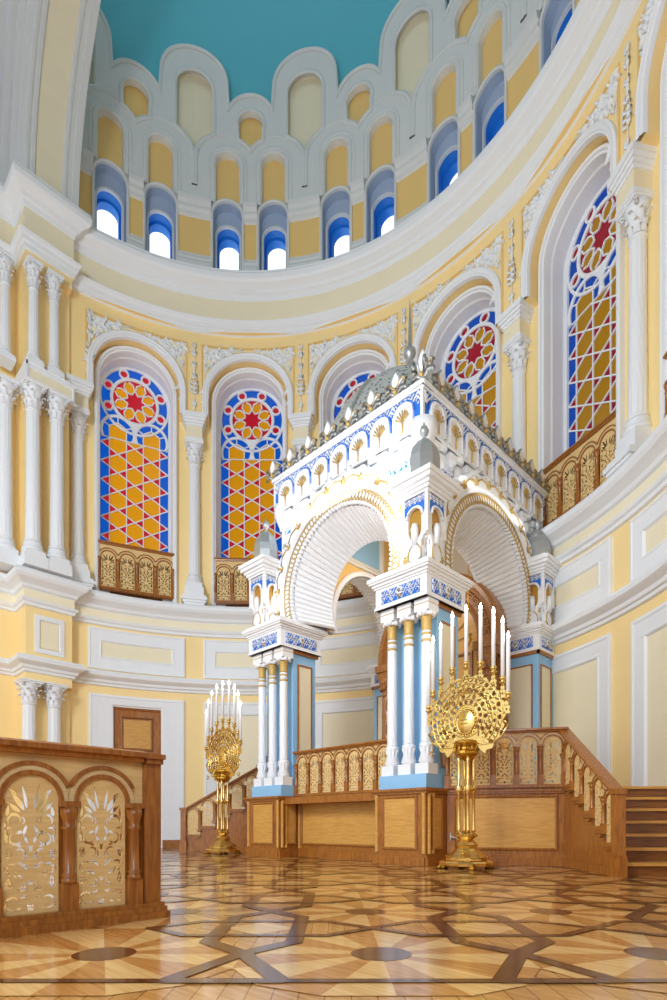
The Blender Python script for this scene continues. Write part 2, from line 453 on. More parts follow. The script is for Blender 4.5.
# ------------------------------------------------------------------ WALLS
A0, A1 = radians(-82), radians(82)
def ring_path(r, n=64, a0=A0, a1=A1):   # left -> right, left normal points outward
    return [(r*sin(a0+(a1-a0)*i/n), r*cos(a0+(a1-a0)*i/n)) for i in range(n+1)]
XP = 6.85
def full_path():
    L = [(-7.55, -14), (-7.55, -.07), (-XP, -.07), (-XP, .97), (-7.13, .98)]
    Rr = [(-x, max(y, -.6)) for x, y in L][::-1]
    return L+ring_path(R)[1:-1]+Rr[:-1]
def cornice(name, prof, m=W, extra=()):
    """prof: (projection toward the room, z)"""
    b = MB(m); b.lsweep(full_path(), [(-p, z) for p, z in prof]);
    for pr, mm in extra:
        b.use(mm); b.lsweep(full_path(), [(-p, z) for p, z in pr])
    return b.build(name, kind='structure')
# lower wall (two storeys of panels below the window sill)
b = MB(Yl)
DW = radians(.5*9.9)*R   # door half width
for k in range(-3, 4):
    f = cyl(R, radians(BAY*k))
    if k == -3:
        dw = .62
        b.use(Yl); b.plate(f, [(-HB, 0), (-HB, 6), (HB, 6), (HB, 0), (dw, 0), (dw, 3.68), (-dw, 3.68), (-dw, 0)], (), 0, .0, cuts=[-1.2+.2*i for i in range(13)])
        b.use(W); b.mbox(f, -dw-.0, -dw+.03, 0, 3.68, -.3, 0); b.mbox(f, dw-.03, dw, 0, 3.68, -.3, 0); b.mbox(f, -dw, dw, 3.65, 3.68, -.3, 0, 4)
        b.use(W); b.sweep(f, [(-1.19, 0), (-1.19, 3.93), (-.8, 3.93), (-.4, 3.93), (0, 3.93), (.4, 3.93), (.8, 3.93), (1.19, 3.93), (1.19, 0)], [(0, 0), (0, .05), (-.06, .06), (-.08, .045), (-.24, .04), (-.24, 0)])
        b.mbox(f, -.96, -.61, 0, 3.7, -.02, .038, 2); b.mbox(f, .61, .96, 0, 3.7, -.02, .038, 2)
        b.mbox(f, -1.2, -.62, .0, .62, .03, .055, 3); b.mbox(f, .62, 1.2, .0, .62, .03, .055, 3)
    else:
        rows = [[f(-HB+2*HB*i/10, z) for i in range(11)] for z in (0, 6)]
        b.use(Yl); b.grid(rows)
        b.use(W); b.sweep(f, rect(-1.18, 1.18, .2, 3.93, 10), [(0, 0), (0, .05), (-.05, .06), (-.08, .045), (-.28, .04), (-.3, .052), (-.33, .05), (-.36, .012)], True)
        b.use(CR); b.grid([[f(-.84+1.68*i/8, z, .012) for i in range(9)] for z in (.53, 3.6)])
    b.use(W); b.sweep(f, rect(-1.2, 1.2, 4.56, 5.6, 10), [(0, 0), (0, .05), (-.04, .06), (-.06, .045), (-.27, .04), (-.29, .052), (-.31, .05), (-.34, .012)], True)
    b.use(CR); b.grid([[f(-.9+1.8*i/8, z, .012) for i in range(9)] for z in (4.85, 5.3)])
b.build('wall_back', kind='structure')
# door in the apse wall
f = cyl(R, radians(-3*BAY))
dr = MB(WD); dr.mbox(f, -.60, .60, .02, 3.66, -.16, -.08, 2)
dr.build('door_1', kind='structure')
D1 = bpy.data.objects['door_1']
q = MB(WD); q.sweep(f, [(-.6, .02), (-.6, 3.64), (0, 3.64), (.6, 3.64), (.6, .02)], [(0, -.12), (0, -.05), (-.03, -.045), (-.045, -.06), (-.05, -.08)])
for (x0, x1, z0, z1) in ((-.4, .4, 2.55, 3.42), (-.4, .4, .35, 1.0), (-.4, .4, 1.15, 2.4)):
    q.use(WDD); q.sweep(f, rect(x0, x1, z0, z1, 2), [(0, -.08), (0, -.055), (-.02, -.05), (-.035, -.075)], True)
q.use(WL); q.mbox(f, -.33, .33, 2.62, 3.35, -.08, -.072); 
q.use(WDD); q.sweep(f, rect(-.18, .18, 1.6, 2.2, 2), [(0, -.08), (0, -.055), (-.02, -.05), (-.035, -.075)], True)
q.build('door_panel', D1)
q = MB(SI); q.mbox(f, .5, .53, 1.9, 2.12, -.08, -.04); q.mbox(f, .5, .53, 1.3, 1.45, -.08, -.03); q.tube([f(.515, 1.42, -.04), f(.515, 1.42, 0.0), f(.42, 1.42, 0.0)], .012)
q.build('door_handle', D1)
# skirting
b = MB(WD)
for k in range(-3, 4):
    f = cyl(R, radians(BAY*k))
    segs = [(-HB, -1.2), (-1.2, -.62), (.62, 1.2), (1.2, HB)] if k == -3 else [(-HB, HB)]
    for s0, s1 in segs:
        b.use(WD); b.mbox(f, s0, s1, 0, .13, 0, .09, 4); b.mbox(f, s0, s1, .13, .21, 0, .065, 4)
b.build('baseboard_back', kind='structure')
cornice('trim_1', [(0, 4.13), (.05, 4.15), (.06, 4.2), (.1, 4.22), (.12, 4.28), (.2, 4.33), (.24, 4.36), (.25, 4.42), (.22, 4.45), (.2, 4.49), (0, 4.5)])
cornice('trim_2', [(0, 5.66), (.05, 5.68), (.06, 5.74), (.1, 5.77), (.12, 5.82), (.04, 5.84), (.04, 6.05), (.09, 6.08), (.12, 6.14), (.2, 6.2), (.26, 6.24), (.3, 6.3), (.3, 6.38), (.26, 6.44), (0, 6.46), (-.45, 6.47)], W, [([(.045, 5.85), (.045, 6.04)], CR)])
cornice('trim_3', [(0, 13.86), (.05, 13.88), (.06, 13.98), (.1, 14.0), (.11, 14.08), (.16, 14.12), (.18, 14.18), (0, 14.19)])
cornice('trim_4', [(.0, 14.8), (.05, 14.83), (.07, 14.92), (.14, 14.95), (.16, 15.02), (.3, 15.1), (.34, 15.16), (.36, 15.28), (.33, 15.33), (.33, 15.38), (.1, 15.42), (-.6, 15.44), (-1.0, 15.45)])
b = MB(CR); b.lsweep(full_path(), [(-.03, 14.15), (-.03, 14.85)]); b.build('trim_5', kind='structure')
# left and right side walls with the pilasters that end the apse
for sd, nm in ((-1, 'wall_left'), (1, 'wall_right')):
    b = MB(Yl)
    def P(x, y): return (sd*x, y)
    for z0, z1, xp in ((0, 3.92, 7.02), (3.92, 6.3, XP), (6.3, 10.73, 7.04), (10.73, 11.15, 6.72), (11.15, 13.6, 7.04), (13.6, 15.4, XP)):
        pts = [P(7.55, -14 if sd < 0 else -.6), P(7.55, -.07), P(xp, -.07), P(xp, .97), P(7.4, 1.0)]
        b.use(Yl if not 10.7 < z0 < 11 else CR); b.grid([[(x, y, z) for x, y in pts] for z in (z0, z1)])
        b.grid([[(x, y, z1) for x, y in (P(xp, -.07), P(xp, .97))], [(x, y, z1) for x, y in (P(7.5, -.07), P(7.5, .97))]])
        b.grid([[(x, y, z0) for x, y in (P(xp, -.07), P(xp, .97))], [(x, y, z0) for x, y in (P(7.5, -.07), P(7.5, .97))]])
    # vertical flutes behind the columns
    for y in (.27, .36):
        b.use(YD); b.box(*sorted((sd*7.04, sd*7.0)), y, y+.03, 6.5, 10.7)
    f = face((sd*XP, .45, 0), (0, -sd, 0), (-sd, 0, 0))
    b.use(W); b.sweep(f, rect(-.33, .33, 4.62, 5.5, 2), [(0, 0), (0, .03), (-.1, .035), (-.12, .005)], True)
    b.use(CR); b.mbox(f, -.2, .2, 4.75, 5.37, 0, .01)
    f2 = face((sd*6.72, .45, 0), (0, -sd, 0), (-sd, 0, 0))
    b.use(W); b.mbox(f2, -.56, .56, 11.12, 11.2, 0, .04); b.mbox(f2, -.56, .56, 10.7, 10.76, 0, .03)
    b.sweep(f2, rect(-.52, .52, 10.76, 11.12, 2), [(0, 0), (0, .02), (-.04, .02), (-.05, 0)], True)
    b.box(*sorted((sd*6.68, sd*7.55)), -.12, -.07, 10.7, 11.2)
    b.build(nm, kind='structure')

for sd in (-1, 1):
    b = MB(Yl)
    e = radians(BAY*3.5)
    for Rr_, z0, z1 in ((R, 0, 6.4), (RW, 6.4, 11.6), (R, 11.6, 13.9)):
        b.grid([[(sd*Rr_*sin(t), Rr_*cos(t), z) for t in (e-.002, e+.03, e+.07, e+.1)] for z in (z0, z1)])
    b.build('wall_end', kind='structure')
def SH(k): return {1: 1.0, 2: 1.7, 3: 2.2}.get(k, 0)     # the right hand bays are set out slightly wider
b = MB(Yl)
for k in (1, 2, 3):
    e0, e1 = radians(BAY*(k-.5)+SH(k-1)-.1), radians(BAY*(k-.5)+SH(k)+.1)
    for Rr_, z0, z1 in ((RW, 6.4, 11.65), (R, 11.6, 13.9)):
        b.grid([[(Rr_*sin(t), Rr_*cos(t), z) for t in (e0, e1)] for z in (z0, z1)])
b.build('wall_end', kind='structure')
# ---- one bay of the window zone, repeated on the cylinder
zc = 12.17
def bay_mesh():
    b = MB(Yl)
    # upper zone: arches carried by the columns, flush with the architrave
    up = arch(1.07, 11.6, zc, 28, nj=2)
    b.plate(WALL, [(-HB, 11.6), (-HB, 13.88), (HB, 13.88), (HB, 11.6)]+up[::-1], (), 0, RW-R, cuts=[-1.3+.13*i for i in range(21)])
    b.use(W)
    b.sweep(WALL, arch(1.15, 11.6, zc, 28, nj=3), [(.09, 0), (.09, .07), (.05, .1), (.02, .085), (-.03, .08), (-.04, .06), (-.07, .055), (-.085, -.02)])
    # recessed wall with the window opening
    hole = arch(.96, 6.4, zc, 28, nj=8)
    b.use(Yl)
    b.plate(WIN, [(-HW, 6.4), (-HW, 13.4), (HW, 13.4), (HW, 6.4)]+hole[::-1], (), 0, 0, cuts=[-1.4+.14*i for i in range(21)])
    b.use(W)
    b.sweep(WIN, hole, [(.09, .0), (.09, .1), (.06, .14), (.02, .13), (0, .09), (-.03, .08), (-.04, .02), (-.05, -.1), (-.07, -.14), (-.07, -.5)])
    b.use(YD)
    pts = [(-1.26, 11.8), (-1.26, 13.56), (-.6, 13.56), (0, 13.56), (.6, 13.56), (1.26, 13.56), (1.26, 11.8)]
    b.sweep(WALL, pts, [(.0, 0), (.0, .03), (-.03, .03), (-.035, 0)])
    sp = [(-1.2, 12.0), (-1.2, 13.5), (-.6, 13.5), (0, 13.5)]+[(1.3*sin(radians(-a)), zc+1.3*cos(radians(a))) for a in range(2, 68, 5)]
    sp = [p for p in sp if abs(p[0]) <= 1.2]
    b.use(CR)
    b.plate(WALL, [p for p in sp if p[1] > 12.4]+[(-1.19, 12.66)], (), .012, 0, cuts=[-1, -.8, -.6, -.4, -.2])
    b.plate(WALL, [(-p[0], p[1]) for p in sp if p[1] > 12.4]+[(1.19, 12.66)], (), .012, 0, cuts=[1, .8, .6, .4, .2])
    b.use(W); b.mbox(WIN, -.92, .92, 6.3, 6.78, -.55, -.02, 8)
    return b.mesh('wall_upper')
def relief_mesh():
    b = MB(W); rnd = random.Random(3)
    def leaf(s, z, ang, L, w, h=.05):
        a = radians(ang); rows = []
        for i in range(6):
            t = i/5; ww = w*sin(pi*(.08+.86*t))**.8; cx = s+sin(a+t*.5)*L*t; cz = z+cos(a+t*.5)*L*t
            nx, nz = cos(a+t*.5), -sin(a+t*.5)
            rows.append([WALL(cx+nx*ww*k, cz+nz*ww*k, .0+h*(1-abs(k))*(.5+.8*sin(pi*t))+.01) for k in (-1, -.5, 0, .5, 1)])
        b.grid(rows)
    for sg in (-1, 1):
        b.use(W, True)
        # main scroll from the corner, following the arch
        for j in range(3):
            pass
        pos = []
        for t in range(30):
            a = radians(2+t*1.55)  # angle from the vertical of the arch
            for rr in (1.36, 1.50, 1.66, 1.82, 1.98):
                s = rr*sin(a)*1.0; z = zc+rr*cos(a)
                if abs(s) < 1.2 and z < 13.48 and rr*1.0 > 1.3: pos.append((s, z))
        rnd.shuffle(pos)
        for (s, z) in pos[:125]:
            leaf(sg*s, z, rnd.uniform(0, 360), rnd.uniform(.1, .17), rnd.uniform(.025, .045), rnd.uniform(.04, .08))
        for (s, z, r) in ((1.02, 13.25, .12), (.72, 13.36, .08), (1.1, 12.95, .08)):
            pts = [(sg*(s+r*(1-.09*k)*sin(k*.6)), z+r*(1-.09*k)*cos(k*.6), .04) for k in range(10)]
            b.mtube(WALL, pts, .022, 5)
        b.mtube(WALL, [(sg*1.32*sin(radians(a)), zc+1.36*cos(radians(a)), .03) for a in range(6, 66, 6)], .015, 5)
        leaf(sg*1.12, 12.6, 180, .45, .05); leaf(sg*1.15, 12.35, 170, .4, .04)
    return b.mesh('spandrel_relief')
def torch_mesh():
    b = MB(W); f = WALL
    b.use(W, True)
    b.mtube(f, [(0, 11.75+.1*i, .03) for i in range(18)], [.02+.012*sin(i*1.3) for i in range(18)], 6)
    for z, r in ((12.2, .1), (12.32, .11), (12.44, .09), (12.6, .06), (12.9, .05), (13.2, .05), (13.42, .04), (11.85, .04)):
        for sg in (-1, 1):
            b.mtube(f, [(0, z, .04), (sg*r*.7, z+.02, .06), (sg*r, z+.1, .05), (sg*r*.7, z+.15, .04)], [.02, .028, .02, .008], 5)
    return b.mesh('torch_relief')
bm_, rm_, tm_ = bay_mesh(), relief_mesh(), torch_mesh()
def stained_glass():
    """glass + tracery of one window, flat, local x right, z up, y into the wall"""
    from mathutils.geometry import delaunay_2d_cdt
    f = lambda s, z, d=0: (s, -d, z)
    w = .435; a = w/sqrt(3); H2 = 2*a
    rz = zc+.0; zb = 6.7; zt = rz-1.13; hw = .87; zo = 6.62
    polys = []          # (material, polygon), later ones on top
    polys.append((GBL, arch(.9, zb, rz, 28)))
    polys.append((GRD, [(-hw, zb), (-hw, zt), (hw, zt), (hw, zb)]))
    def clip(poly, x0, x1, z0, z1):
        for ax, lim, sgn in ((0, x0, 1), (0, x1, -1), (1, z0, 1), (1, z1, -1)):
            out = []
            for i in range(len(poly)):
                p, q = poly[i], poly[(i+1) % len(poly)]
                ip = (p[ax]-lim)*sgn >= 0; iq = (q[ax]-lim)*sgn >= 0
                if ip: out.append(p)
                if ip != iq:
                    t = (lim-p[ax])/(q[ax]-p[ax]); out.append((p[0]+(q[0]-p[0])*t, p[1]+(q[1]-p[1])*t))
            poly = out
            if not poly: break
        return poly
    for c in range(-2, 3):
        for r in range(0, 12):
            x = c*w; z = zo+r*H2+(a if c % 2 else 0)
            if z-a > zt-.03: continue
            h = clip([(x+a*sin(radians(60*k)), z+a*cos(radians(60*k))) for k in range(6)], -hw, hw, zb, zt)
            if len(h) > 2: polys.append((GBL if abs(c) == 2 else GAM, h))
    za = zt+.2
    for sg in (-1, 1):
        x = sg*w
        polys.append((GBL, [(x+.4*cos(2*pi*k/24), za+.4*sin(2*pi*k/24)) for k in range(24) if sin(2*pi*k/24) > -.48]))
        polys.append((GAM, [(x-.217, zt-.0), (x-.217, za+.12), (x, za+.25), (x+.217, za+.12), (x+.217, zt)]))
    polys.append((GRD, [(.56*cos(2*pi*k/32), rz+.56*sin(2*pi*k/32)) for k in range(32)]))
    petals = []
    for k in range(8):
        t = 2*pi*k/8+pi/8
        def pp(r, o): return (r*cos(t)-o*sin(t), rz+r*sin(t)+o*cos(t))
        petals.append([pp(.2, 0), pp(.28, .105), pp(.43, .13), pp(.53, .05), pp(.53, -.05), pp(.43, -.13), pp(.28, -.105)])
        polys.append((GAM, petals[-1]))
        if sin(t) > -.8: polys.append((GRD, [(.73*cos(t)+.095*cos(2*pi*j/14), rz+.73*sin(t)+.09*sin(2*pi*j/14)) for j in range(14)]))
    V = []; E = []
    for m, p in polys:
        k = len(V); V += [Vector(q) for q in p]; E += [(k+i, k+(i+1) % len(p)) for i in range(len(p))]
    vo, eo, fo, *_ = delaunay_2d_cdt(V, E, [], 0, 1e-4)
    def inside(p, poly):
        c = False; n = len(poly)
        for i in range(n):
            x1, y1 = poly[i]; x2, y2 = poly[i-1]
            if (y1 > p[1]) != (y2 > p[1]) and p[0] < (x2-x1)*(p[1]-y1)/(y2-y1)+x1: c = not c
        return c
    g = MB(GBL, GRD, GAM)
    for fc in fo:
        cx = sum(vo[i].x for i in fc)/len(fc); cy = sum(vo[i].y for i in fc)/len(fc)
        hit = None
        for m, p in reversed(polys):
            if inside((cx, cy), p): hit = m; break
        if hit: g.use(hit); g.add([f(vo[i].x, vo[i].y, 0) for i in fc], [tuple(range(len(fc)))])
    t_ = MB(W)
    def bar(p, q, r=.013, dp=.03):
        dx, dz = q[0]-p[0], q[1]-p[1]; l = math.hypot(dx, dz)
        if l < 1e-4: return
        nx, nz = -dz/l*r, dx/l*r
        c4 = [(p[0]+nx, p[1]+nz), (q[0]+nx, q[1]+nz), (q[0]-nx, q[1]-nz), (p[0]-nx, p[1]-nz)]
        t_.add([f(x, z, d) for d in (dp, -.02) for x, z in c4], [(0, 1, 2, 3), (4, 5, 6, 7), (0, 1, 5, 4), (1, 2, 6, 5), (2, 3, 7, 6), (3, 0, 4, 7)])
    def rng(cx, cz, r, th, n=28, sy=1, a0=0, a1=360):
        pr = [(th, -.02), (th, .035), (th*.4, .05), (-th*.4, .05), (-th, .035), (-th, -.02)]
        t_.grid([[f(cx+(r+o)*cos(radians(a0+(a1-a0)*k/n)), cz+(r*sy+o)*sin(radians(a0+(a1-a0)*k/n)), d) for o, d in pr] for k in range(n+1)])
    for x in (-1.5*w, -.5*w, .5*w, 1.5*w): bar((x, zb), (x, za+.12 if abs(x) < w*1.6 else zt))
    sl = tan(radians(30))
    def cl(p, q):
        (x1, y1), (x2, y2) = p, q; t0, t1 = 0, 1
        for lim, s_ in ((zb, 1), (zt+.02, -1)):
            c1 = (y1-lim)*s_; c2 = (y2-lim)*s_
            if c1 < 0 and c2 < 0: return None
            if c1 < 0: t0 = max(t0, c1/(c1-c2))
            elif c2 < 0: t1 = min(t1, c1/(c1-c2))
        if t0 >= t1: return None
        return (x1+(x2-x1)*t0, y1+(y2-y1)*t0), (x1+(x2-x1)*t1, y1+(y2-y1)*t1)
    for k in range(-12, 26):
        for sg in (-1, 1):
            z0 = zo+a*k*2+a
            r_ = cl((-hw, z0+sg*hw*sl), (hw, z0-sg*hw*sl))
            if r_: bar(*r_, r=.014, dp=.028)
    bar((-hw, zt+.01), (hw, zt+.01), .012)
    for sg in (-1, 1):
        x = sg*w
        bar((x-.217, za+.12), (x, za+.25)); bar((x+.217, za+.12), (x, za+.25))
        for dx, dz, ex, ez in ((-.217, .12, -.37, .2), (0, .25, 0, .42), (.217, .12, .37, .2)): bar((x+dx, za+dz), (x+ex, za+ez))
        rng(x, za, .42, .035, 24, 1, -28, 208)
    t_.plate(f, [(-.05, zt+.0), (-.02, za+.15), (-.14, za+.33), (.14, za+.33), (.02, za+.15), (.05, zt)], (), .04, .05)
    rng(0, rz, .60, .04, 36)
    rng(0, rz, .885, .03, 40)
    for k in range(8):
        t = 2*pi*k/8+pi/8
        if sin(t) > -.8: rng(.735*cos(t), rz+.735*sin(t), .112, .024, 16, 1)
        q = petals[k]
        for j in range(7):
            if j != 3: bar(q[j], q[(j+1) % 7], .015)
    fr = MB(W)
    fr.sweep(f, arch(.93, 6.6, rz, 28, nj=6), [(.03, -.02), (.03, .09), (-.0, .1), (-.02, .07), (-.045, .06), (-.05, -.01)])
    return g.mesh('stained_glass'), t_.mesh('tracery'), fr.mesh('window_frame')
gm, tm2, fm = stained_glass()
ORD = {-3: 'first', -2: 'second', -1: 'third', 0: 'fourth', 1: 'fifth', 2: 'sixth', 3: 'seventh'}
for k in range(-3, 4):
    rz = -radians(BAY*k+SH(k))
    o = bpy.data.objects.new('wall_upper', bm_); C.objects.link(o); o.rotation_euler.z = rz; o['kind'] = 'structure'
    r1 = bpy.data.objects.new('spandrel_relief', rm_); C.objects.link(r1); r1.parent = o
    w_ = bpy.data.objects.new('window_%d' % (k+4), None); C.objects.link(w_); w_.location = (0, 0, 0); w_.rotation_euler.z = rz; w_['kind'] = 'structure'
    w_['label'] = '%s tall arched stained glass window from the left, amber hexagons below a red star rosette' % ORD[k]
    for nm, me in (('stained_glass', gm), ('tracery', tm2), ('window_frame', fm)):
        c = bpy.data.objects.new(nm, me); C.objects.link(c); c.parent = w_; c.location = (0, 8.0, 0)
for k in range(-4, 4):
    o = bpy.data.objects.new('trim_6' if k == -4 else 'trim_6.%03d' % (k+4), tm_); C.objects.link(o)
    o.rotation_euler.z = -radians(BAY*(k+.5) + {0: .5, 1: 1.3, 2: 1.9, 3: 1.5}.get(k, 0) + (2.2 if k == -4 else 0) - (2.2 if k == 3 else 0)); o['kind'] = 'structure'

# ---- window balustrades
def win_bal(k):
    root = thing('window_balustrade', 'small carved wooden balustrade below the %s stained glass window from the left' % ORD[k], 'balustrade',
                 (0, 0, 0), 0, 'wooden balustrades below the stained glass windows')
    root.rotation_euler.z = -radians(BAY*k+SH(k))
    return root
def win_bal_parts(root):
    o = (-.94, RW-.1, 6.68)
    balustrade(root, o, (1, 0, 0), (0, -1, 0), 4, .47, .1, .85, 1.19, rail=.07, railh=.08)
    b = MB(WDD)
    f = face((0, RW-.1, 6.68), (1, 0, 0), (0, -1, 0))
    b.mbox(f, -1.02, -.93, -.2, 1.25, -.04, .03); b.mbox(f, .93, 1.02, -.2, 1.25, -.04, .03); b.mbox(f, -1.02, 1.02, 0, .06, -.04, .04)
    b.build('side_frame', root)
    b = MB(WDD); b.mbox(f, -.93, .93, -.2, 1.15, -.12, -.09); b.build('back_board', root)
WB = win_bal(-3); win_bal_parts(WB)
for k in range(-2, 3):
    c = dup(WB); c.rotation_euler.z = -radians(BAY*k+SH(k))
    c['label'] = 'small carved wooden balustrade below the %s stained glass window from the left' % ORD[k]

# ---- columns
def shaft_mesh(z0, z1, r, twist=True, n=64, fl=12):
    b = MB(W); b.use(W, True)
    H = z1-z0; rows = []
    nz = 36
    for i in range(nz+1):
        t = i/nz; z = z0+H*t
        taper = 1-.14*t
        ph = 0
        if twist: ph = max(0, min(1, (t-.18)/.5))*2.2
        rows.append([((r*taper*(1-.07*(.5+.5*cos(fl*(a+ph)))**2))*cos(a), (r*taper*(1-.07*(.5+.5*cos(fl*(a+ph)))**2))*sin(a), z) for a in [2*pi*j/n for j in range(n)]])
    b.grid(rows, closed_u=True)
    b.lathe([(r*1.12, z0), (r*1.18, z0+.03), (r*1.0, z0+.06)], n=24)
    b.lathe([(r*.86, z1-.06), (r*1.0, z1-.04), (r*1.0, z1-.01), (r*.86, z1)], n=24)
    return b
def capital(b, z0, z1, r, ab, m=W):
    H = z1-z0; b.use(m, True)
    b.lathe([(r*.86, z0), (r*.9, z0+H*.3), (r*1.15, z0+H*.75), (r*1.5, z0+H*.88)], n=20)
    for row, (zz, LL, rr) in enumerate(((z0, .42, 1.0), (z0+H*.22, .48, 1.1))):
        for k in range(8):
            t = 2*pi*(k+.5*row)/8
            rows = []
            for i in range(6):
                u = i/5; rad = r*rr*(.92+.5*u**3*1.1); z = zz+H*LL*(u if u < .85 else .85-(u-.85)*.8)
                ww = r*.36*(1-.55*u**2)
                rows.append([((rad+.012*(1-abs(q)))*cos(t)-q*ww*sin(t), (rad+.012*(1-abs(q)))*sin(t)+q*ww*cos(t), z) for q in (-1, -.45, 0, .45, 1)])
            b.grid(rows)
            b.lathe([(0, 0), (r*.13, r*.06), (r*.15, r*.14), (0, r*.25)], (r*rr*1.42*cos(t), r*rr*1.42*sin(t), zz+H*LL*.74), 6)
    for k in range(4):
        t = pi/4+pi/2*k
        for sg in (-1, 1):
            pts = []
            for j in range(9):
                u = j/8; rv = r*.3*(1-.6*u); an = u*6.5
                rad = r*1.35+rv*cos(an)+r*.15; z = z0+H*.8+rv*sin(an)
                pts.append((rad*cos(t)-sg*r*.1*sin(t), rad*sin(t)+sg*r*.1*cos(t), z))
            b.tube(pts, r*.09, 5)
    b.use(m, False)
    b.box(-ab*.93, ab*.93, -ab*.93, ab*.93, z1-H*.13, z1-H*.06); b.box(-ab, ab, -ab, ab, z1-H*.06, z1)
def plinth(b, z0, z1, r, ab):
    H = z1-z0; b.use(W, False)
    b.box(-ab, ab, -ab, ab, z0, z0+H*.42)
    b.box(-ab*.84, ab*.84, -ab*.84, ab*.84, z0+H*.42, z0+H*.62)
    b.use(W, True)
    b.lathe([(r*1.45, z0+H*.62), (r*1.52, z0+H*.68), (r*1.42, z0+H*.75), (r*1.2, z0+H*.8), (r*1.3, z0+H*.88), (r*1.12, z0+H)], n=24)
def wall_column(label, loc, rz, z, r=.155, twist=True, dosseret=None, group='white columns between the stained glass windows', ped=None, cap_h=.55, base_h=.62, name='wall_column'):
    zb, zt = z
    root = thing(name, label, 'column', (loc[0], loc[1], zb), rz, group)
    b = MB(W); plinth(b, 0, base_h, r, r*1.62); b.build('base', root)
    shaft_mesh(base_h, zt-zb-cap_h, r, twist).build('shaft', root)
    b = MB(W); capital(b, zt-zb-cap_h, zt-zb, r, r*1.6); b.build('capital', root)
    if dosseret:
        h = dosseret; z0 = zt-zb; b = MB(CR)
        b.box(-.21, .21, -.24, .2, z0, z0+h*.55)
        b.use(W)
        for i, (e, za, zz) in enumerate(((.02, 0, .08), (.02, .53, .62), (.05, .62, .72), (.08, .72, .82), (.11, .82, 1))):
            b.box(-.21-e, .21+e, -.24-e, .2, z0+h*za, z0+h*zz)
        b.build('impost_block', root)
    if ped:
        b = MB(W)
        for e, z0, z1 in ((.3, -.06, 0), (.34, -.14, -.06), (.3, -.2, -.14), (.27, -.42, -.2)):
            b.box(-e, e, -e-.08, .2, z0, z1)
        b.build('pedestal', root)
    return root
rc = 7.39
names = {-4: 'white twisted column directly left of the first stained glass window'}
def angpos(deg, r): a = radians(deg); return (r*sin(a), r*cos(a))
ROOT0 = None
NB = {-3: ('first', 'second'), -2: ('second', 'third'), -1: ('third', 'fourth'), 0: ('fourth', 'fifth'), 1: ('fifth', 'sixth'), 2: ('sixth', 'seventh')}
for k in (-3, -4, -2, -1, 0, 1):
    ang = BAY*(k+.5)+{-4: .3, 0: .6, 1: 1.0}.get(k, 0)
    lab = names.get(k) or 'white twisted column between the %s and %s stained glass windows from the left' % NB[k]
    if ROOT0 is None:
        ROOT0 = wall_column(lab, (0, 0), 0, (6.74, 10.95), dosseret=.68, ped=True); c = ROOT0
    else:
        c = dup(ROOT0); c['label'] = lab
    p = angpos(ang, rc); c.location = (p[0], p[1], 6.74); c.rotation_euler.z = -radians(ang)
# columns on the left pier
LP = wall_column('white twisted column at the front corner of the left pier, middle tier', (-6.8, .07), radians(90), (6.5, 10.74), r=.16, group='white columns on the left pier', ped=False, cap_h=.56)
c = dup(LP); c.location = (-6.8, .6, 6.5); c['label'] = 'white twisted column second from the outer corner of the left pier, middle tier'
c = dup(LP); c.location = (-7.12, -.42, 6.5); c['label'] = 'white twisted column set back at the left edge of the photo, middle tier'
UP = wall_column('slim white column above the corner column of the left pier, upper tier', (-6.82, .09), radians(90), (11.2, 13.6), r=.11, twist=False, group='white columns on the left pier', cap_h=.6, base_h=.25)
c = dup(UP); c.location = (-6.82, .54, 11.2); c['label'] = 'slim white upper tier column on the left pier, nearer the windows'
c = dup(UP); c.location = (-7.12, -.42, 11.2); c['label'] = 'slim white upper tier column set back at the left edge of the photo'
LO = wall_column('white column at the foot of the left pier, nearer its outer corner', (-6.84, .0), radians(90), (0, 3.92), r=.16, group='white columns on the left pier', cap_h=.5)
c = dup(LO); c.location = (-6.84, .55, 0); c['label'] = 'white column at the foot of the left pier, the one nearer the wooden door'

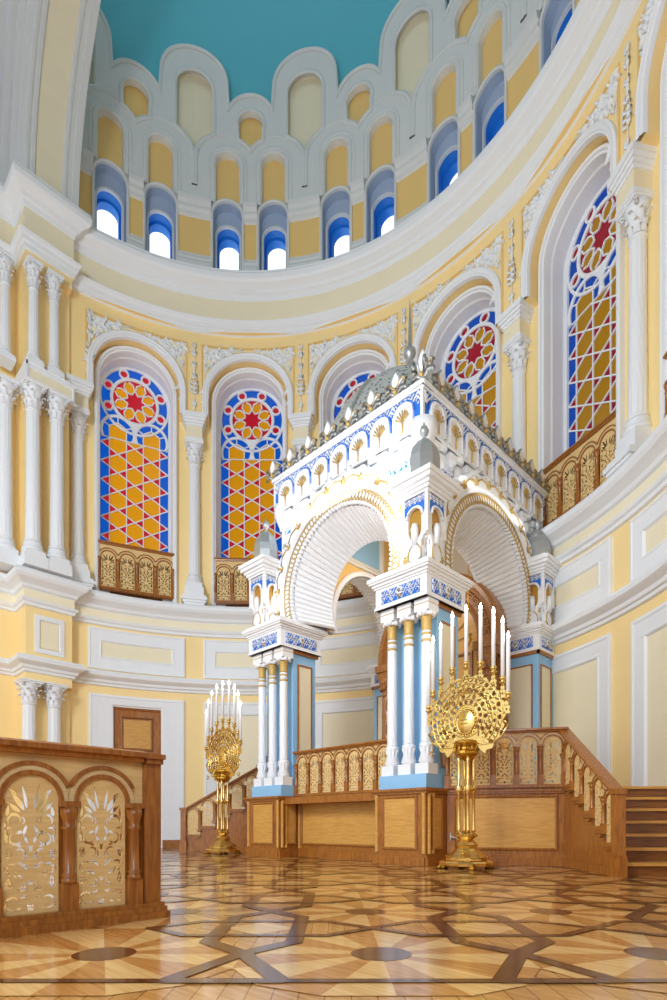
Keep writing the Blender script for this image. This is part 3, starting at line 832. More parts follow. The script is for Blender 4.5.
# ------------------------------------------------------------------ DRUM
RD = 7.4; HD = radians(BAY/2)*RD; DR = cyl(RD)
so = radians(4.78)*RD
zh = 18.7
def drum_meshes():
    b = MB(WG)
    cuts = [-1.4+.14*i for i in range(21)]
    def circ(cx, cz, r, a0, a1, n):
        return [(cx+r*sin(radians(a0+(a1-a0)*i/n)), cz+r*cos(radians(a0+(a1-a0)*i/n))) for i in range(n+1)]
    # scalloped upper outline: half tall arch, small arch, half tall arch
    zt_, rt = 20.86, .9; zs_, rs = 20.05, .64
    # intersection of small and tall outer circles
    def top_z(s):
        z = 0
        for c in (-HD, 0, HD):
            zc2, r2 = (zs_, rs) if c == 0 else (zt_, rt)
            q = r2*r2-(s-c)**2
            z = max(z, zc2+sqrt(q) if q > 0 else 0)
        return max(z, 20.1)
    N = 80
    outer = [(-HD, 17.13)]+[(-HD+2*HD*i/N, top_z(-HD+2*HD*i/N)) for i in range(N+1)]+[(HD, 17.13)]
    niche = .43
    def hood(c):
        return [(c-niche, 17.13), (c-niche, 17.25)]+[(c-niche*cos(radians(a)), 17.25+niche*sin(radians(a))) for a in (15, 30, 42)]+\
               [(c-.32*cos(pi*i/16), zh+.32*sin(pi*i/16)) for i in range(17)]+\
               [(c+niche*cos(radians(a)), 17.25+niche*sin(radians(a))) for a in (42, 30, 15)]+[(c+niche, 17.25), (c+niche, 17.13)]
    # bottom outline includes hood openings
    bottom = [(HD, 17.13)]
    poly = outer[:-1]+[(HD, 17.13)]+hood(so)[::-1]+hood(-so)[::-1]
    # lens under small arch
    tip = sqrt(.8**2-so**2)+zh
    lens = circ(0, 19.86, .33, -108, 108, 20)
    aa = lens[-1]
    ang_end = math.degrees(atan2(so-aa[0], aa[1]-zh))
    lens += [(so-sqrt(.64-(z_-zh)**2) if 0 else x_, zh+sqrt(.64-(so-x_)**2)) for x_ in (.3, .24, .17, .1, .04)]+[(0, tip)]+[(-x_, zh+sqrt(.64-(so-x_)**2)) for x_ in (.04, .1, .17, .24, .3)]
    # tall panels at both bay edges (half each)
    def tall(sg):
        c = sg*HD; w = .56; L = []
        L.append((c, 18.0)); L.append((c-sg*.075, 18.0))
        # follow hood outer circle (centre sg*so, radius .8) from z=18.7 upward
        x_e = sg*so
        L.append((c-sg*.075, zh))
        for a in range(88, 40, -8):
            x = x_e+sg*.81*sin(radians(a)); z = zh+.81*cos(radians(a))
            if abs(x-c) < w and abs(x-c) > .075: L.append((x, z))
        L.append((c-sg*w, zh+sqrt(max(0, .81**2-(HD-w-so)**2))))
        for i in range(9):
            a = pi/2*i/8; L.append((c-sg*w*cos(a), 20.62+w*sin(a)))
        return L
    tl, tr = tall(-1), tall(1)
    # cut the tall panels out of the outline
    tlc = tl[::-1] if False else tl
    left_edge = [(-HD, 17.13)]+tl+[]
    right_edge = tr[::-1]+[(HD, 17.13)]
    topc = [(-HD+2*HD*i/N, top_z(-HD+2*HD*i/N)) for i in range(N+1)]
    poly = left_edge+topc+right_edge+hood(so)[::-1]+hood(-so)[::-1]
    b.plate(DR, poly, [lens], 0, .16, cuts=cuts)
    for c in (-so, so):
        pts = [(c-.32, 17.6)]+[(c-.32*cos(pi*i/16), zh+.32*sin(pi*i/16)) for i in range(17)]+[(c+.32, 17.6)]
        b.sweep(DR, pts, [(.2, 0), (.2, .02), (.16, .03), (.13, .01), (.1, .045), (.04, .045), (.02, .02), (0, .02), (-.02, -.06), (-.03, -.14)])
        # outer edge bead
        pts = [(c+.8*sin(radians(a)), zh+.8*cos(radians(a))) for a in range(-88, 90, 8)]
        pts = [p for p in pts if abs(p[0]) < HD-.01 and (abs(p[0]) > .02) and not (c*p[0] < 0)]
        if len(pts) > 2: b.mtube(DR, [(p[0], p[1], 0) for p in pts], .022, 5)
    b.sweep(DR, lens[::1], [(.1, 0), (.1, .02), (.05, .045), (.0, .03), (-.02, -.1)], True)
    for t_ in (tl, tr):
        pts = t_[1:]
        if t_ is tr: pts = pts[::-1]
        b.sweep(DR, pts if t_ is tl else pts, [(.1, 0), (.1, .02), (.05, .045), (.0, .03), (-.02, -.1)])
    topo = topc
    b.sweep(DR, topo, [(-.09, 0), (-.09, .025), (-.03, .05), (.0, .03), (.0, -.16)])
    # lower part: yellow with base and cap mouldings
    b.use(YD)
    lo = [(-HD, 15.5), (-HD, 17.13)]+hood(-so)[:1]+[(-so-niche, 15.5), (-so+niche, 15.5)]+hood(-so)[-1:]+hood(so)[:1]+[(so-niche, 15.5), (so+niche, 15.5)]+hood(so)[-1:]+[(HD, 17.13), (HD, 15.5)]
    for s0, s1 in ((-HD, -so-niche), (-so+niche, so-niche), (so+niche, HD)):
        b.use(YD); b.grid([[DR(s0+(s1-s0)*i/4, z, 0) for i in range(5)] for z in (15.0, 17.2)])
        b.use(WG)
        for pr in ([(.0, 15.45), (.1, 15.45), (.1, 15.85), (.05, 15.93), (.06, 16.0), (.03, 16.05), (.02, 16.12), (0, 16.14)], [(0, 17.1), (.04, 17.14), (.05, 17.22), (.1, 17.28), (.1, 17.36), (.07, 17.38), (.13, 17.46), (.15, 17.56), (.04, 17.62), (0, 17.64)]):
            rows = [[DR(s0+(s1-s0)*i/4, z, d) for d, z in pr] for i in range(5)]
            b.grid(rows); b.add(rows[0], [tuple(range(len(pr)))]); b.add(rows[-1], [tuple(range(len(pr)))])
    # coloured back walls
    for c in (-so, so):
        b.use(YD); b.plate(DR, [(c-.34, 17.5), (c-.34, 19.1), (c+.34, 19.1), (c+.34, 17.5)]+[(c+.42*cos(radians(a)), 17.28+.42*sin(radians(a))) for a in range(40, 141, 10)], (), -.13, 0)
    b.use(YD); b.plate(DR, [(-.4, 19.1), (-.4, 20.3), (.4, 20.3), (.4, 19.1)], (), -.13, 0, cuts=[0])
    b.use(CR)
    for sg in (-1, 1):
        c = sg*HD; b.plate(DR, [(c-sg*.65, 19.2), (c-sg*.65, 21.3), (c, 21.3), (c, 17.7), (c-sg*.2, 17.7)], (), -.15, 0, cuts=[c-sg*.3])
    w = MB(BG)
    for c in (-so, so):
        A = arch(.42, 15.45, 17.28, 16, c, 3)
        w.use(WG); w.sweep(DR, A, [(.03, -.02), (.03, .05), (0, .065), (-.035, .045), (-.04, -.02)])
        w.use(BG); w.sweep(DR, A, [(-.035, .0), (-.04, -.24)])
        inn = arch(.30, 15.45, 16.92, 16, c, 3)
        w.grid([[DR(p[0], p[1], -.24) for p in A], [DR(p[0], p[1], -.24) for p in inn]])
        w.use(WG); w.sweep(DR, inn, [(.05, -.24), (.05, -.2), (.0, -.19), (-.01, -.26)])
        w.use(TB); w.sweep(DR, inn, [(-.0, -.24), (-.0, -.5), (-.05, -.5), (-.05, -.72)])
        w.use(WG); w.mbox(DR, c-.4, c+.4, 15.3, 15.5, -.75, .1)
    return b.mesh('wall_drum'), w.mesh('window_recess')
dm, wm = drum_meshes()
for k in range(-4, 5):
    o = bpy.data.objects.new('wall_drum', dm); C.objects.link(o); o.rotation_euler.z = -radians(BAY*k); o['kind'] = 'structure'; o.scale = (1.034, 1.034, 1.019); o.location.z = -.011
    w_ = bpy.data.objects.new('window_%d' % (k+12), wm); C.objects.link(w_); w_.rotation_euler.z = -radians(BAY*k); w_['kind'] = 'structure'; w_.scale = (1.034, 1.034, 1.019); w_.location.z = -.011
    w_['label'] = 'pair of small round arched drum windows with blue reveals high under the dome'
# dome
b = MB(DB); b.use(DB, True)
rows = []
RDm = RD*1.034+.16
for i in range(25):
    t = (pi/2)*max(0, (i-3))/21
    z = 19.2+min(i, 3)*.92+sin(t)*RDm*.92; r = RDm*cos(t)
    rows.append([(r*sin(radians(a)), r*cos(radians(a)), z) for a in range(-102, 103, 3)])
b.grid(rows); b.build('ceiling', kind='structure')
# outer shell closing gap between window wall and drum
b = MB(W); b.lsweep(ring_path(R+.02), [(0, 13.8), (0, 15.44), ]); b.build('wall_attic', kind='structure')
# great arch in front of the dome
def great_arch():
    b = MB(WG); n = 40; zs = 15.42
    prof = [(.45, 1.12), (.0, 1.12), (-.0, .97), (.03, .95), (.03, .86), (0, .83), (0, .78), (.06, .74), (.06, .16), (0, .12), (0, .06), (.03, .03), (.0, -.02), (.0, -.07), (.12, -.1), (.14, -.2), (.2, -.22), (.28, -.2), (.3, -.32), (.42, -.34), (.5, -.3), (.52, -.46), (.62, -.5), (.75, -.46), (.8, -.6), (3.0, -.62)]
    cols = [WG]*len(prof)
    cen = []
    for i in range(n+1):
        a = pi*i/n; cen.append((-cos(a), sin(a)))
    for j in range(len(prof)-1):
        b.use(CR if j in (7,) else WG)
        b.grid([[((XP+o)*c[0], y, zs+(XP+o)*c[1]) for (o, y) in prof[j:j+2]] for c in cen])
    b.build('wall_arch', kind='structure')
    b = MB(WG)
    for sd in (-1, 1):
        pts = [(sd*(XP-.02), 1.0), (sd*(XP-.02), -.1), (sd*(XP+.6), -.1)]
        b.box(*sorted((sd*(XP-.06), sd*7.6)), -.12, 1.02, 15.38, 15.62)
    b.build('trim_7', kind='structure')
great_arch()

def rebase(root, loc):
    loc = Vector(loc); Rm = root.rotation_euler.to_matrix()
    for c in kids(root): c.location = c.location-loc
    root.location = Rm @ loc
for o in [o for o in bpy.data.objects if o.get('category') == 'balustrade']: rebase(o, (0, RW-.1, 6.5))

# ------------------------------------------------------------------ PLATFORM
PZ = 1.134; XC = .44
W0 = Vector((2.59, 2.92)); W1 = Vector((3.995, 3.797)); E1 = Vector((5.148, 2.545))
def mir(p): return Vector((2*XC-p[0], p[1]))
plat = thing('ark_platform', 'raised oak panelled platform carrying the white and blue ark canopy', 'platform', (0, 0, 0))
b = MB(WD)
deck = [(1.6, 2.5), (2.5, 2.5), (2.55, 2.95), tuple(W1), (5.08, 4.95), (4.6, 5.5), (3.0, 6.5), (.44, 7.12)]
deck = deck+[tuple(mir(p)) for p in deck[::-1][1:]]
deck = [p for p in deck]
b.plate(lambda x, y, d: (x, y, PZ-.03+d), deck, (), 0, .12)
b.build('deck', plat)
for mm in (False, True):
    x0, x1 = (1.6, 2.59) if not mm else (-.71-1.0, -.71)
    b = MB(WD); b.box(x0+.05, x1-.05, 2.44, 3.4, 0, PZ-.02)
    panelled(b, face((x0, 2.40, 0), (1, 0, 0), (0, -1, 0)), .03, x1-x0-.03, 0, PZ, .17)
    xs = x1 if not mm else x1
    panelled(b, face((x1-.01, 2.39, 0), (0, 1, 0), (1, 0, 0)), 0, .55, 0, PZ, .17)
    panelled(b, face((x0+.01, 3.0, 0), (0, -1, 0), (-1, 0, 0)), 0, .6, 0, PZ, .17)
    # corner colonnettes
    for (x, y) in ((x0+.05, 2.40), (x1-.05, 2.40), (x1-.01, 2.47), (x1-.01, 2.56)):
        b.use(WL, True); b.lathe([(.035, .17), (.03, .2), (.03, PZ-.12), (.04, PZ-.08)], (x, y, 0), 12)
    b.use(WD, False); b.box(x0-.05, x1+.05, 2.33, 3.0, PZ-.035, PZ)
    b.build('pedestal', plat)
b = MB(WD); f = face((-.71, 2.87, 0), (1, 0, 0), (0, -1, 0))
panelled(b, f, 0, 2.31, 0, PZ, .12)
for s in (.04, 2.27): b.use(WL); b.mbox(f, s-.03, s+.03, .16, PZ-.08, 0, .03)
b.build('front_panelling', plat)
for sd in (1, -1):
    a, c = (W0, W1) if sd == 1 else (mir(W1), mir(W0))
    d = (c-a).normalized(); nrm = Vector((d.y, -d.x))
    L = (c-a).length
    b = MB(WD); panelled(b, face((a.x, a.y, 0), d.to_3d(), nrm.to_3d()), 0, L, 0, PZ, .13)
    b.build('wing_panelling', plat)
    if sd == 1:
        hb = MB(SI); f = face((a.x, a.y, 0), d.to_3d(), nrm.to_3d())
        hb.mtube(f, [(.05, .42, .0), (.05, .42, .07), (.13, .40, .08), (.16, .42, .07)], .014, 6); hb.mtube(f, [(.05, .36, 0), (.05, .48, .005)], .02, 6)
        hb.build('door_handle', plat)
rebase(plat, (XC, 4.0, 0))

fb = thing('ark_balustrade', 'straight carved wooden balustrade between the two front pedestals of the canopy', 'balustrade')
balustrade(fb, (-.71, 2.83, 0), (1, 0, 0), (0, -1, 0), 7, .33, PZ+.05, 1.75, 1.93, railh=.06)
rebase(fb, (XC, 2.83, PZ))
for sd in (1, -1):
    a, c = (W0, W1) if sd == 1 else (mir(W1), mir(W0))
    d = (c-a).normalized(); nrm = Vector((d.y, -d.x)); L = (c-a).length
    r_ = thing('ark_balustrade', 'level carved balustrade between the near blue pier and the right stair rail' if sd == 1 else
               'level carved balustrade going back from the left blue pier, mostly hidden', 'balustrade')
    balustrade(r_, (a.x, a.y, 0), d.to_3d(), nrm.to_3d(), 5, L/5, PZ+.05, 1.76, 1.94, railh=.06)
    rebase(r_, (a.x, a.y, PZ))
    # stair rail
    a, c = (W1, E1) if sd == 1 else (mir(E1), mir(W1))
    d = (c-a).normalized(); nrm = Vector((d.y, -d.x)); L = (c-a).length; o = (a.x, a.y, 0)
    r_ = thing('stair_balustrade', 'sloping carved stair rail at the right of the canopy, ending in a square post' if sd == 1 else
               'sloping carved stair rail left of the canopy, behind the more distant candelabrum', 'balustrade')
    n = 5; sp = (L-.02)/n; sl = -.195*sd
    off = 0 if sd == 1 else -.975
    balustrade(r_, o, d.to_3d(), nrm.to_3d(), n, sp, PZ+.13+off, 1.72+off, 1.9+off, slope=sl, railh=.075)
    b = MB(WD); f = face(o, d.to_3d(), nrm.to_3d())
    poly = [(0, 0)]
    for i in range(n):
        z = PZ+.13+off+sl*(i+.5)
        poly += [(i*sp, z), ((i+1)*sp, z)]
    poly += [(L, 0)]
    b.plate(f, poly, (), .0, .03, back=True)
    for i in range(n):
        z = PZ+.13+off+sl*(i+.5)
        b.mbox(f, i*sp-.01, (i+1)*sp+.01, z-.05, z, -.06, .04); b.mbox(f, i*sp+.02, (i+1)*sp-.02, z-.085, z-.05, 0, .025)
        s_e = (i+1)*sp if sd == 1 else i*sp
        b.use(WD, True); b.mtube(f, [(s_e-.06, z-.1, .03), (s_e-.02, z-.13, .05), (s_e+.02, z-.12, .04), (s_e+.02, z-.08, .03)], .018, 6); b.use(WD, False)
    b.mbox(f, 0, L, 0, .1, 0, .05)
    b.build('stringer', r_)
    b = MB(WD); se = L-.0 if sd == 1 else -.0
    ht = .97 if sd == 1 else .97
    se = L+.04 if sd == 1 else -.04; b.mbox(f, se-.06, se+.06, 0, ht, -.03, .085); b.mbox(f, se-.08, se+.08, 0, .22, -.04, .105); b.mbox(f, se-.07, se+.07, .22, .25, -.035, .095)
    b.mbox(f, se-.08, se+.08, ht-.03, ht+.03, -.04, .1)
    b.build('newel_post', r_)
    rebase(r_, (a.x, a.y, 0))
    # steps
    top = W1 if sd == 1 else mir(W1); bot = E1 if sd == 1 else mir(E1)
    u = (top-bot); Ls = u.length; u = u.normalized(); out = Vector((u.y, -u.x)) if sd == 1 else Vector((-u.y, u.x))
    st = thing('staircase', 'flight of oak steps rising to the platform at the right edge of the photo' if sd == 1 else 'flight of oak steps rising behind the left stair rail', 'stairs')
    wd = 1.42
    for i in range(7):
        z0, z1 = PZ/7*i, PZ/7*(i+1)
        t0 = Ls/6.6*i; t1 = Ls+.1
        def pt(t, w): p = bot+u*t+out*(w+.035); return (p.x, p.y)
        b = MB(WS)
        P4 = [pt(t0, .0), pt(t0, wd), pt(t1, wd), pt(t1, .0)]
        b.add([(x, y, z) for z in (z0, z1-.035) for x, y in P4], [(0, 1, 5, 4), (1, 2, 6, 5), (2, 3, 7, 6), (3, 0, 4, 7)])
        P4 = [pt(t0-.045, .0), pt(t0-.045, wd), pt(min(t0+.34, t1), wd), pt(min(t0+.34, t1), .0)]
        b.use(WL)  # paler nosing over darker riser: lit contrast of the steps put into colour
        b.add([(x, y, z) for z in (z1-.035, z1) for x, y in P4], [(0, 1, 5, 4), (1, 2, 6, 5), (2, 3, 7, 6), (3, 0, 4, 7), (4, 5, 6, 7), (0, 3, 2, 1)])
        b.build('step', st)
    rebase(st, (bot.x, bot.y, 0))

# ------------------------------------------------------------------ CANOPY
can = thing('ark_canopy', 'white and gold canopy with blue piers, striped arches and a silver dome over the ark', 'canopy', (0, 0, 0))
def scrolls(b, f, s0, s1, z0, z1, n, d, m=PW, r=.008):
    """white arabesque over a blue strip"""
    H = z1-z0; w = (s1-s0)/n; b.use(m, True)
    for i in range(n):
        c = s0+w*(i+.5)
        for sg in (-1, 1):
            for q in (-1, 1):
                pts = []
                for k in range(9):
                    t = k/8; a = t*5.0; rr = min(w, H)*.27*(1-.6*t)
                    pts.append((c+sg*(w*.24)+sg*rr*sin(a), (z0+z1)/2+q*(H*.22)+q*rr*cos(a), d))
                b.mtube(f, pts, r, 4)
        b.mtube(f, [(c-w*.5, (z0+z1)/2, d), (c-w*.25, z0+H*.1, d), (c, (z0+z1)/2, d), (c+w*.25, z1-H*.1, d), (c+w*.5, (z0+z1)/2, d)], r*1.1, 4)
        b.mtube(f, [(c-w*.5, z1-H*.1, d), (c-w*.25, z1-H*.35, d), (c, z1-H*.05, d)], r, 4)
def pier(x0, x1, y0, y1, front, side):
    b = MB(PB)
    if front:
        b.box(x0+.04, x1-.04, y0+.04, y1-.05, PZ, 1.35)
        bx0, bx1, by0, by1 = x0+.1, x1-.09, y0+.38, y1-.06
    else:
        b.box(x0, x1, y0, y1, PZ, 1.35); bx0, bx1, by0, by1 = x0+.06, x1-.04, y0+.04, y1
    b.box(bx0, bx1, by0, by1, 1.35, 3.93)
    faces = [(face((bx1, by0, 0), (0, 1, 0), (1, 0, 0)), by1-by0), (face((bx0, by1, 0), (0, -1, 0), (-1, 0, 0)), by1-by0)]
    if not front: faces.append((face((bx0, by0, 0), (1, 0, 0), (0, -1, 0)), bx1-bx0))
    for f, L in faces:
        b.use(WD); b.sweep(f, rect(.13, L-.13, 1.5, 3.66, 1), [(.028, 0), (.028, .018), (0, .02), (0, 0)], True)
        b.use(CR); b.mbox(f, .13, L-.13, 1.5, 3.66, -.005, .004)
        b.use(WD); b.mbox(f, -.04, L+.04, 3.87, 3.93, 0, .04)
    p = b.build('pier', can)
    if front:
        cm = None
        for i in range(3):
            cx = x0+.17+.325*i+(0 if x0 > 0 else 0); cy = y0+.2
            q = MB(PW); q.use(PW, False); q.box(-.12, .12, -.12, .12, 0, .16)
            q.use(PW, True); q.lathe([(.095, .16), (.12, .2), (.075, .34), (.1, .42), (.105, .45), (.075, .48)], n=20)
            for k in range(10):
                t = 2*pi*k/10; q.tube([(.1*cos(t), .1*sin(t), .2), (.075*cos(t), .075*sin(t), .33), (.1*cos(t), .1*sin(t), .41)], .012, 4)
            rows = []
            for j in range(34):
                z = .48+(1.98-.48)*j/33; tz = j/33
                rows.append([((.078-.006*tz)*(1+.05*cos(9*a+z*16))*cos(a), (.078-.006*tz)*(1+.05*cos(9*a+z*16))*sin(a), z) for a in [2*pi*k/36 for k in range(36)]])
            q.grid(rows, closed_u=True)
            q.use(GP); q.lathe([(.07, 1.96), (.082, 1.97), (.082, 1.99), (.07, 2.0)], n=20); q.lathe([(.07, 2.06), (.08, 2.07), (.08, 2.09), (.07, 2.1)], n=20)
            q.use(PW); q.lathe([(.072, 1.98), (.072, 2.14)], n=20)
            q.use(GP); q.lathe([(.078, 2.13), (.072, 2.16), (.075, 2.3), (.095, 2.34)], n=20, flute=lambda a, z: 1+.05*cos(12*a))
            q.use(PW, False); q.box(-.1, .1, -.1, .1, 2.34, 2.38)
            q.box(-.13, .13, -.13, .13, 2.4, 2.5); q.use(PW, True)
            for k in range(8):
                t = 2*pi*k/8+pi/8; q.lathe([(0, 0), (.04, .02), (.045, .06), (.02, .1)], (.11*cos(t), .11*sin(t), 2.33), 8)
            q.use(GP, False); q.box(-.125, .125, -.125, .125, 2.5, 2.515); q.use(PW); q.box(-.13, .13, -.13, .13, 2.515, 2.59)
            if cm is None: cm = COL.get('c') or q.mesh('colonnette'); COL['c'] = cm
            o = bpy.data.objects.new('colonnette', cm); C.objects.link(o); o.parent = p; o.location = (cx, cy, 1.35)
    # entablature block
    b = MB(PW); b.box(x0, x1, y0, y1, 3.93, 4.27)
    for e, za, zb in ((.015, 3.93, 3.97), (.02, 4.25, 4.28), (.045, 4.28, 4.32), (.08, 4.32, 4.35), (.1, 4.35, 4.41), (.05, 4.41, 4.45)):
        b.box(x0-e, x1+e, y0-e, y1+e, za, zb)
    fs = [(face((x0, y0, 0), (1, 0, 0), (0, -1, 0)), x1-x0), (face((x1, y0, 0), (0, 1, 0), (1, 0, 0)), y1-y0)]
    for f, L in fs:
        b.use(SB, False); b.mbox(f, .12, L-.12, 4.0, 4.2, 0, .006)
        scrolls(b, f, .12, L-.12, 4.0, 4.2, 4, .012, r=.0085)
        b.use(GP, True); b.mtube(f, [(L/2-.03, 4.02, .02), (L/2, 4.16, .025), (L/2+.03, 4.02, .02)], .012, 5); b.use(PW); b.mtube(f, [(L/2+.05*cos(k*.8), 4.12+.045*sin(k*.8), .02) for k in range(8)], .018, 5)
        b.use(PW, False)
    b.build('entablature', can)
COL = {}
pier(1.6, 2.57, 2.43, 3.45, True, 1)
pier(-1.69, -.71, 2.43, 3.45, True, 0)
pier(1.6, 2.55, 6.05, 6.75, False, 1)
pier(-1.67, -.71, 6.05, 6.75, False, 0)

def hshoe(r, zc_, z0=4.43, n=44, cx=0):
    a0 = math.asin(min(.99, (zc_-z0)/r))
    return [(cx-r*cos(-a0+(pi+2*a0)*i/n), zc_+r*sin(-a0+(pi+2*a0)*i/n)) for i in range(n+1)]
def arch_face(f, hw, r, zc_, rb, name, back=True, dep=-.62, panels=()):
    b = MB(PW)
    hole = hshoe(r+.1, zc_)
    poly = [(-hw, 4.43), (-hw, 7.0), (hw, 7.0), (hw, 4.43)]+hole[::-1]
    if hw > r+.12: b.plate(f, poly, (), 0, 0)
    # inner wall face, ochre
    hb = hshoe(rb, zc_-.08)
    hi = 1.05 if hw < 1.8 else 1.25
    b.use(YD); b.plate(f, [(-hi, 4.43), (-hi, 7.2), (hi, 7.2), (hi, 4.43)]+hb[::-1], (), dep, 0)
    b.use(PW); b.sweep(f, hb, [(0, dep), (0, dep-.05), (.06, dep-.06), (.1, dep-.04), (.1, dep)])
    b.use(PW, False); b.plate(f, [(-hi, 7.2), (hi, 7.2), (hi, 6.95), (-hi, 6.95)], (), dep-.03, .03)
    for (c, w2, z0, z1) in panels:
        b.use(PB); b.mbox(f, c-w2, c+w2, z0, z1, dep-.02, dep-.01)
        fm2 = lambda s, z, d: f(s, z, dep-.01-d)
        b.use(WG); b.sweep(fm2, rect(c-w2, c+w2, z0, z1, 1), [(.13, 0), (.13, .04), (.09, .06), (.05, .04), (.03, .06), (0, .04), (-.01, 0)], True)
    w = b.build('arch_wall', can)
    # ribbed soffit
    s_ = MB(PW); n = 46; rows = [[], [], [], []]
    a0 = math.asin((zc_-4.43)/r)
    for i in range(n+1):
        for off in ((0, .0) if i % 2 else (.028, 0)):
            pass
    pts = []
    for i in range(n):
        pts.append((i/n, 0)); pts.append(((i+.2)/n, .045)); pts.append(((i+.75)/n, .045))
    pts.append((1, 0))
    for (dd, rr, zz) in ((.14, r, zc_), (dep, rb, zc_-.08)):
        a0 = math.asin((zz-4.43)/rr); row = []
        for t, o in pts:
            a = -a0+(pi+2*a0)*t; row.append(f(-(rr-o)*cos(a), zz+(rr-o)*sin(a), dd))
        rows[0 if dd > 0 else 1] = row
    s_.use(PW); s_.grid(rows[:2]); s_.build('soffit', can)
    # ornamental ring
    g = MB(PW); ro = r+.5
    h2 = hshoe(r, zc_)
    g.sweep(f, h2, [(0, .0), (0, .17), (.04, .2), (.2, .2), (.22, .16), (.25, .16), (.27, .22), (.42, .24), (.5, .2), (.52, .14), (.52, 0)])
    L0 = math.asin((zc_-4.43)/r)
    N = int(26*r/1.22)+6
    tot = pi+2*L0
    for i in range(N*2):
        a = -L0+tot*(i+.5)/(N*2); c = (-(r+.11)*cos(a), zc_+(r+.11)*sin(a))
        g.use(GP, True); g.mtube(f, [(c[0]+.085*cos(2*pi*k/12), c[1]+.085*sin(2*pi*k/12), .205) for k in range(12)], .011, 4, closed=True)
        g.use(PW, True); q = (-(r+.0)*cos(a), zc_+(r+.0)*sin(a)); g.mtube(f, [(q[0], q[1], .04), (q[0], q[1], .21)], .028, 6)
    # stepped gold line with bosses
    zz = []; M = 15
    for i in range(M):
        for t, rr in ((0, .31), (.1, .31), (.14, .37), (.5, .41), (.86, .37), (.9, .31), (1, .31)):
            a = -L0+tot*(i+t)/M; zz.append((-(r+rr)*cos(a), zc_+(r+rr)*sin(a), .235))
    g.use(GP, True); g.mtube(f, zz, .018, 4)
    zz2 = [(-(r+.47+.025*cos(2*pi*i/6))*cos(-L0+tot*i/90), zc_+(r+.47+.025*cos(2*pi*i/6))*sin(-L0+tot*i/90), .22) for i in range(91)]
    g.use(PW, True); g.mtube(f, zz2, .02, 4)
    for i in range(M+1):
        a = -L0+tot*i/M
        g.use(PW); g.mtube(f, [(-(r+.36)*cos(a), zc_+(r+.36)*sin(a), .22), (-(r+.52)*cos(a), zc_+(r+.52)*sin(a), .2)], .03, 6)
        g.use(GP); g.mtube(f, [(-(r+.30)*cos(a), zc_+(r+.30)*sin(a), .24), (-(r+.42)*cos(a), zc_+(r+.42)*sin(a), .25)], .022, 6)
    g.build(name, can)
FF = face((XC, 2.93, 0), (1, 0, 0), (0, -1, 0))
FRt = face((2.1, 4.78, 0), (0, 1, 0), (1, 0, 0))
FLt = face((-1.22, 4.78, 0), (0, -1, 0), (-1, 0, 0))
arch_face(FF, 1.66, 1.22, 4.93, .98, 'arch_ring', panels=())
arch_face(FRt, 1.9, 1.3, 4.85, 1.06, 'arch_ring')
arch_face(FLt, 1.9, 1.3, 4.85, 1.06, 'arch_ring', panels=((.3, .6, 6.08, 6.85),))
# ceiling inside and upper body
b = MB(CR); b.box(-1.2, 2.08, 2.95, 6.6, 7.15, 7.25)
b.use(WG); b.box(-1.2, 2.08, 6.5, 6.6, 5.9, 7.2)
b.build('inner_ceiling', can)
def frieze(f, hw, n, name):
    b = MB(PW)
    b.mbox(f, -hw-.12, hw+.12, 6.86, 7.3, -.1, .12)
    b.mbox(f, -hw-.13, hw+.13, 7.3, 7.34, -.1, .15); b.mbox(f, -hw-.16, hw+.16, 7.34, 7.4, -.1, .18)
    b.use(SB); b.mbox(f, -hw-.1, hw+.1, 6.9, 7.3, .05, .127)
    scrolls(b, f, -hw-.1, hw+.1, 7.1, 7.29, n*2, .134, r=.014)
    w = 2*hw/n
    for i in range(n):
        c = -hw+w*(i+.5); rr = w*.34
        b.use(PW, False); b.plate(f, arch(rr+.035, 6.72, 7.04, 14, c), (), .15, .04)
        b.use(PW, False); b.sweep(f, arch(rr, 6.74, 7.02, 14, c), [(.04, .12), (.04, .17), (0, .18), (-.02, .15)])
        b.use(SB, True); b.mtube(f, [(c-(rr+.055)*cos(pi*k/12), 7.04+(rr+.055)*sin(pi*k/12), .14) for k in range(13)], .014, 4)
        b.use(GP, True)
        for k in range(7):
            a = pi*(k+.5)/7; b.mtube(f, [(c-.02*cos(a), 6.93+.02*sin(a), .165), (c-rr*.78*cos(a), 6.98+rr*.8*sin(a), .175)], [.006, .014], 4)
        b.mtube(f, [(c, 6.74, .165), (c, 6.95, .175)], .014, 4)
        # muqarnas lobes
    b.use(PW, True)
    for i in range(n+1):
        c = -hw+w*i
        for (z0, rr, dd, hh) in ((6.66, w*.3, .1, .28), (6.38, w*.2, .03, .26)):
            rows = []
            for k in range(7):
                t = k/6; z = z0+hh*t; rad = rr*sqrt(max(0, 1-(t*1.0)**3))*(.75+.25*t) if t < 1 else .0
                rows.append([f(c+rad*cos(pi*j/10), z, dd*.3+rad*sin(pi*j/10)*.9) for j in range(11)])
            b.grid(rows)
            b.add(rows[0], [tuple(range(11))])
    for i in range(n):
        c = -hw+w*(i+.5)
        b.use(PW, False); b.mbox(f, c-w*.2, c+w*.2, 6.56, 6.68, -.02, .12); b.mbox(f, c-w*.13, c+w*.13, 6.46, 6.56, -.02, .07)
    b.use(SB, False); b.mbox(f, -hw+.05, hw-.05, 6.3, 6.42, -.01, .008); scrolls(b, f, -hw+.05, hw-.05, 6.3, 6.42, n*2, .012, r=.008)
    return b.build(name, can)
FF2 = face((XC, 2.93, 0), (1, 0, 0), (0, -1, 0))
frieze(FF, 1.66, 7, 'frieze'); frieze(face((2.1, 4.9, 0), (0, 1, 0), (1, 0, 0)), 1.97, 8, 'frieze'); frieze(face((-1.22, 4.9, 0), (0, -1, 0), (-1, 0, 0)), 1.97, 8, 'frieze')
b = MB(PW)
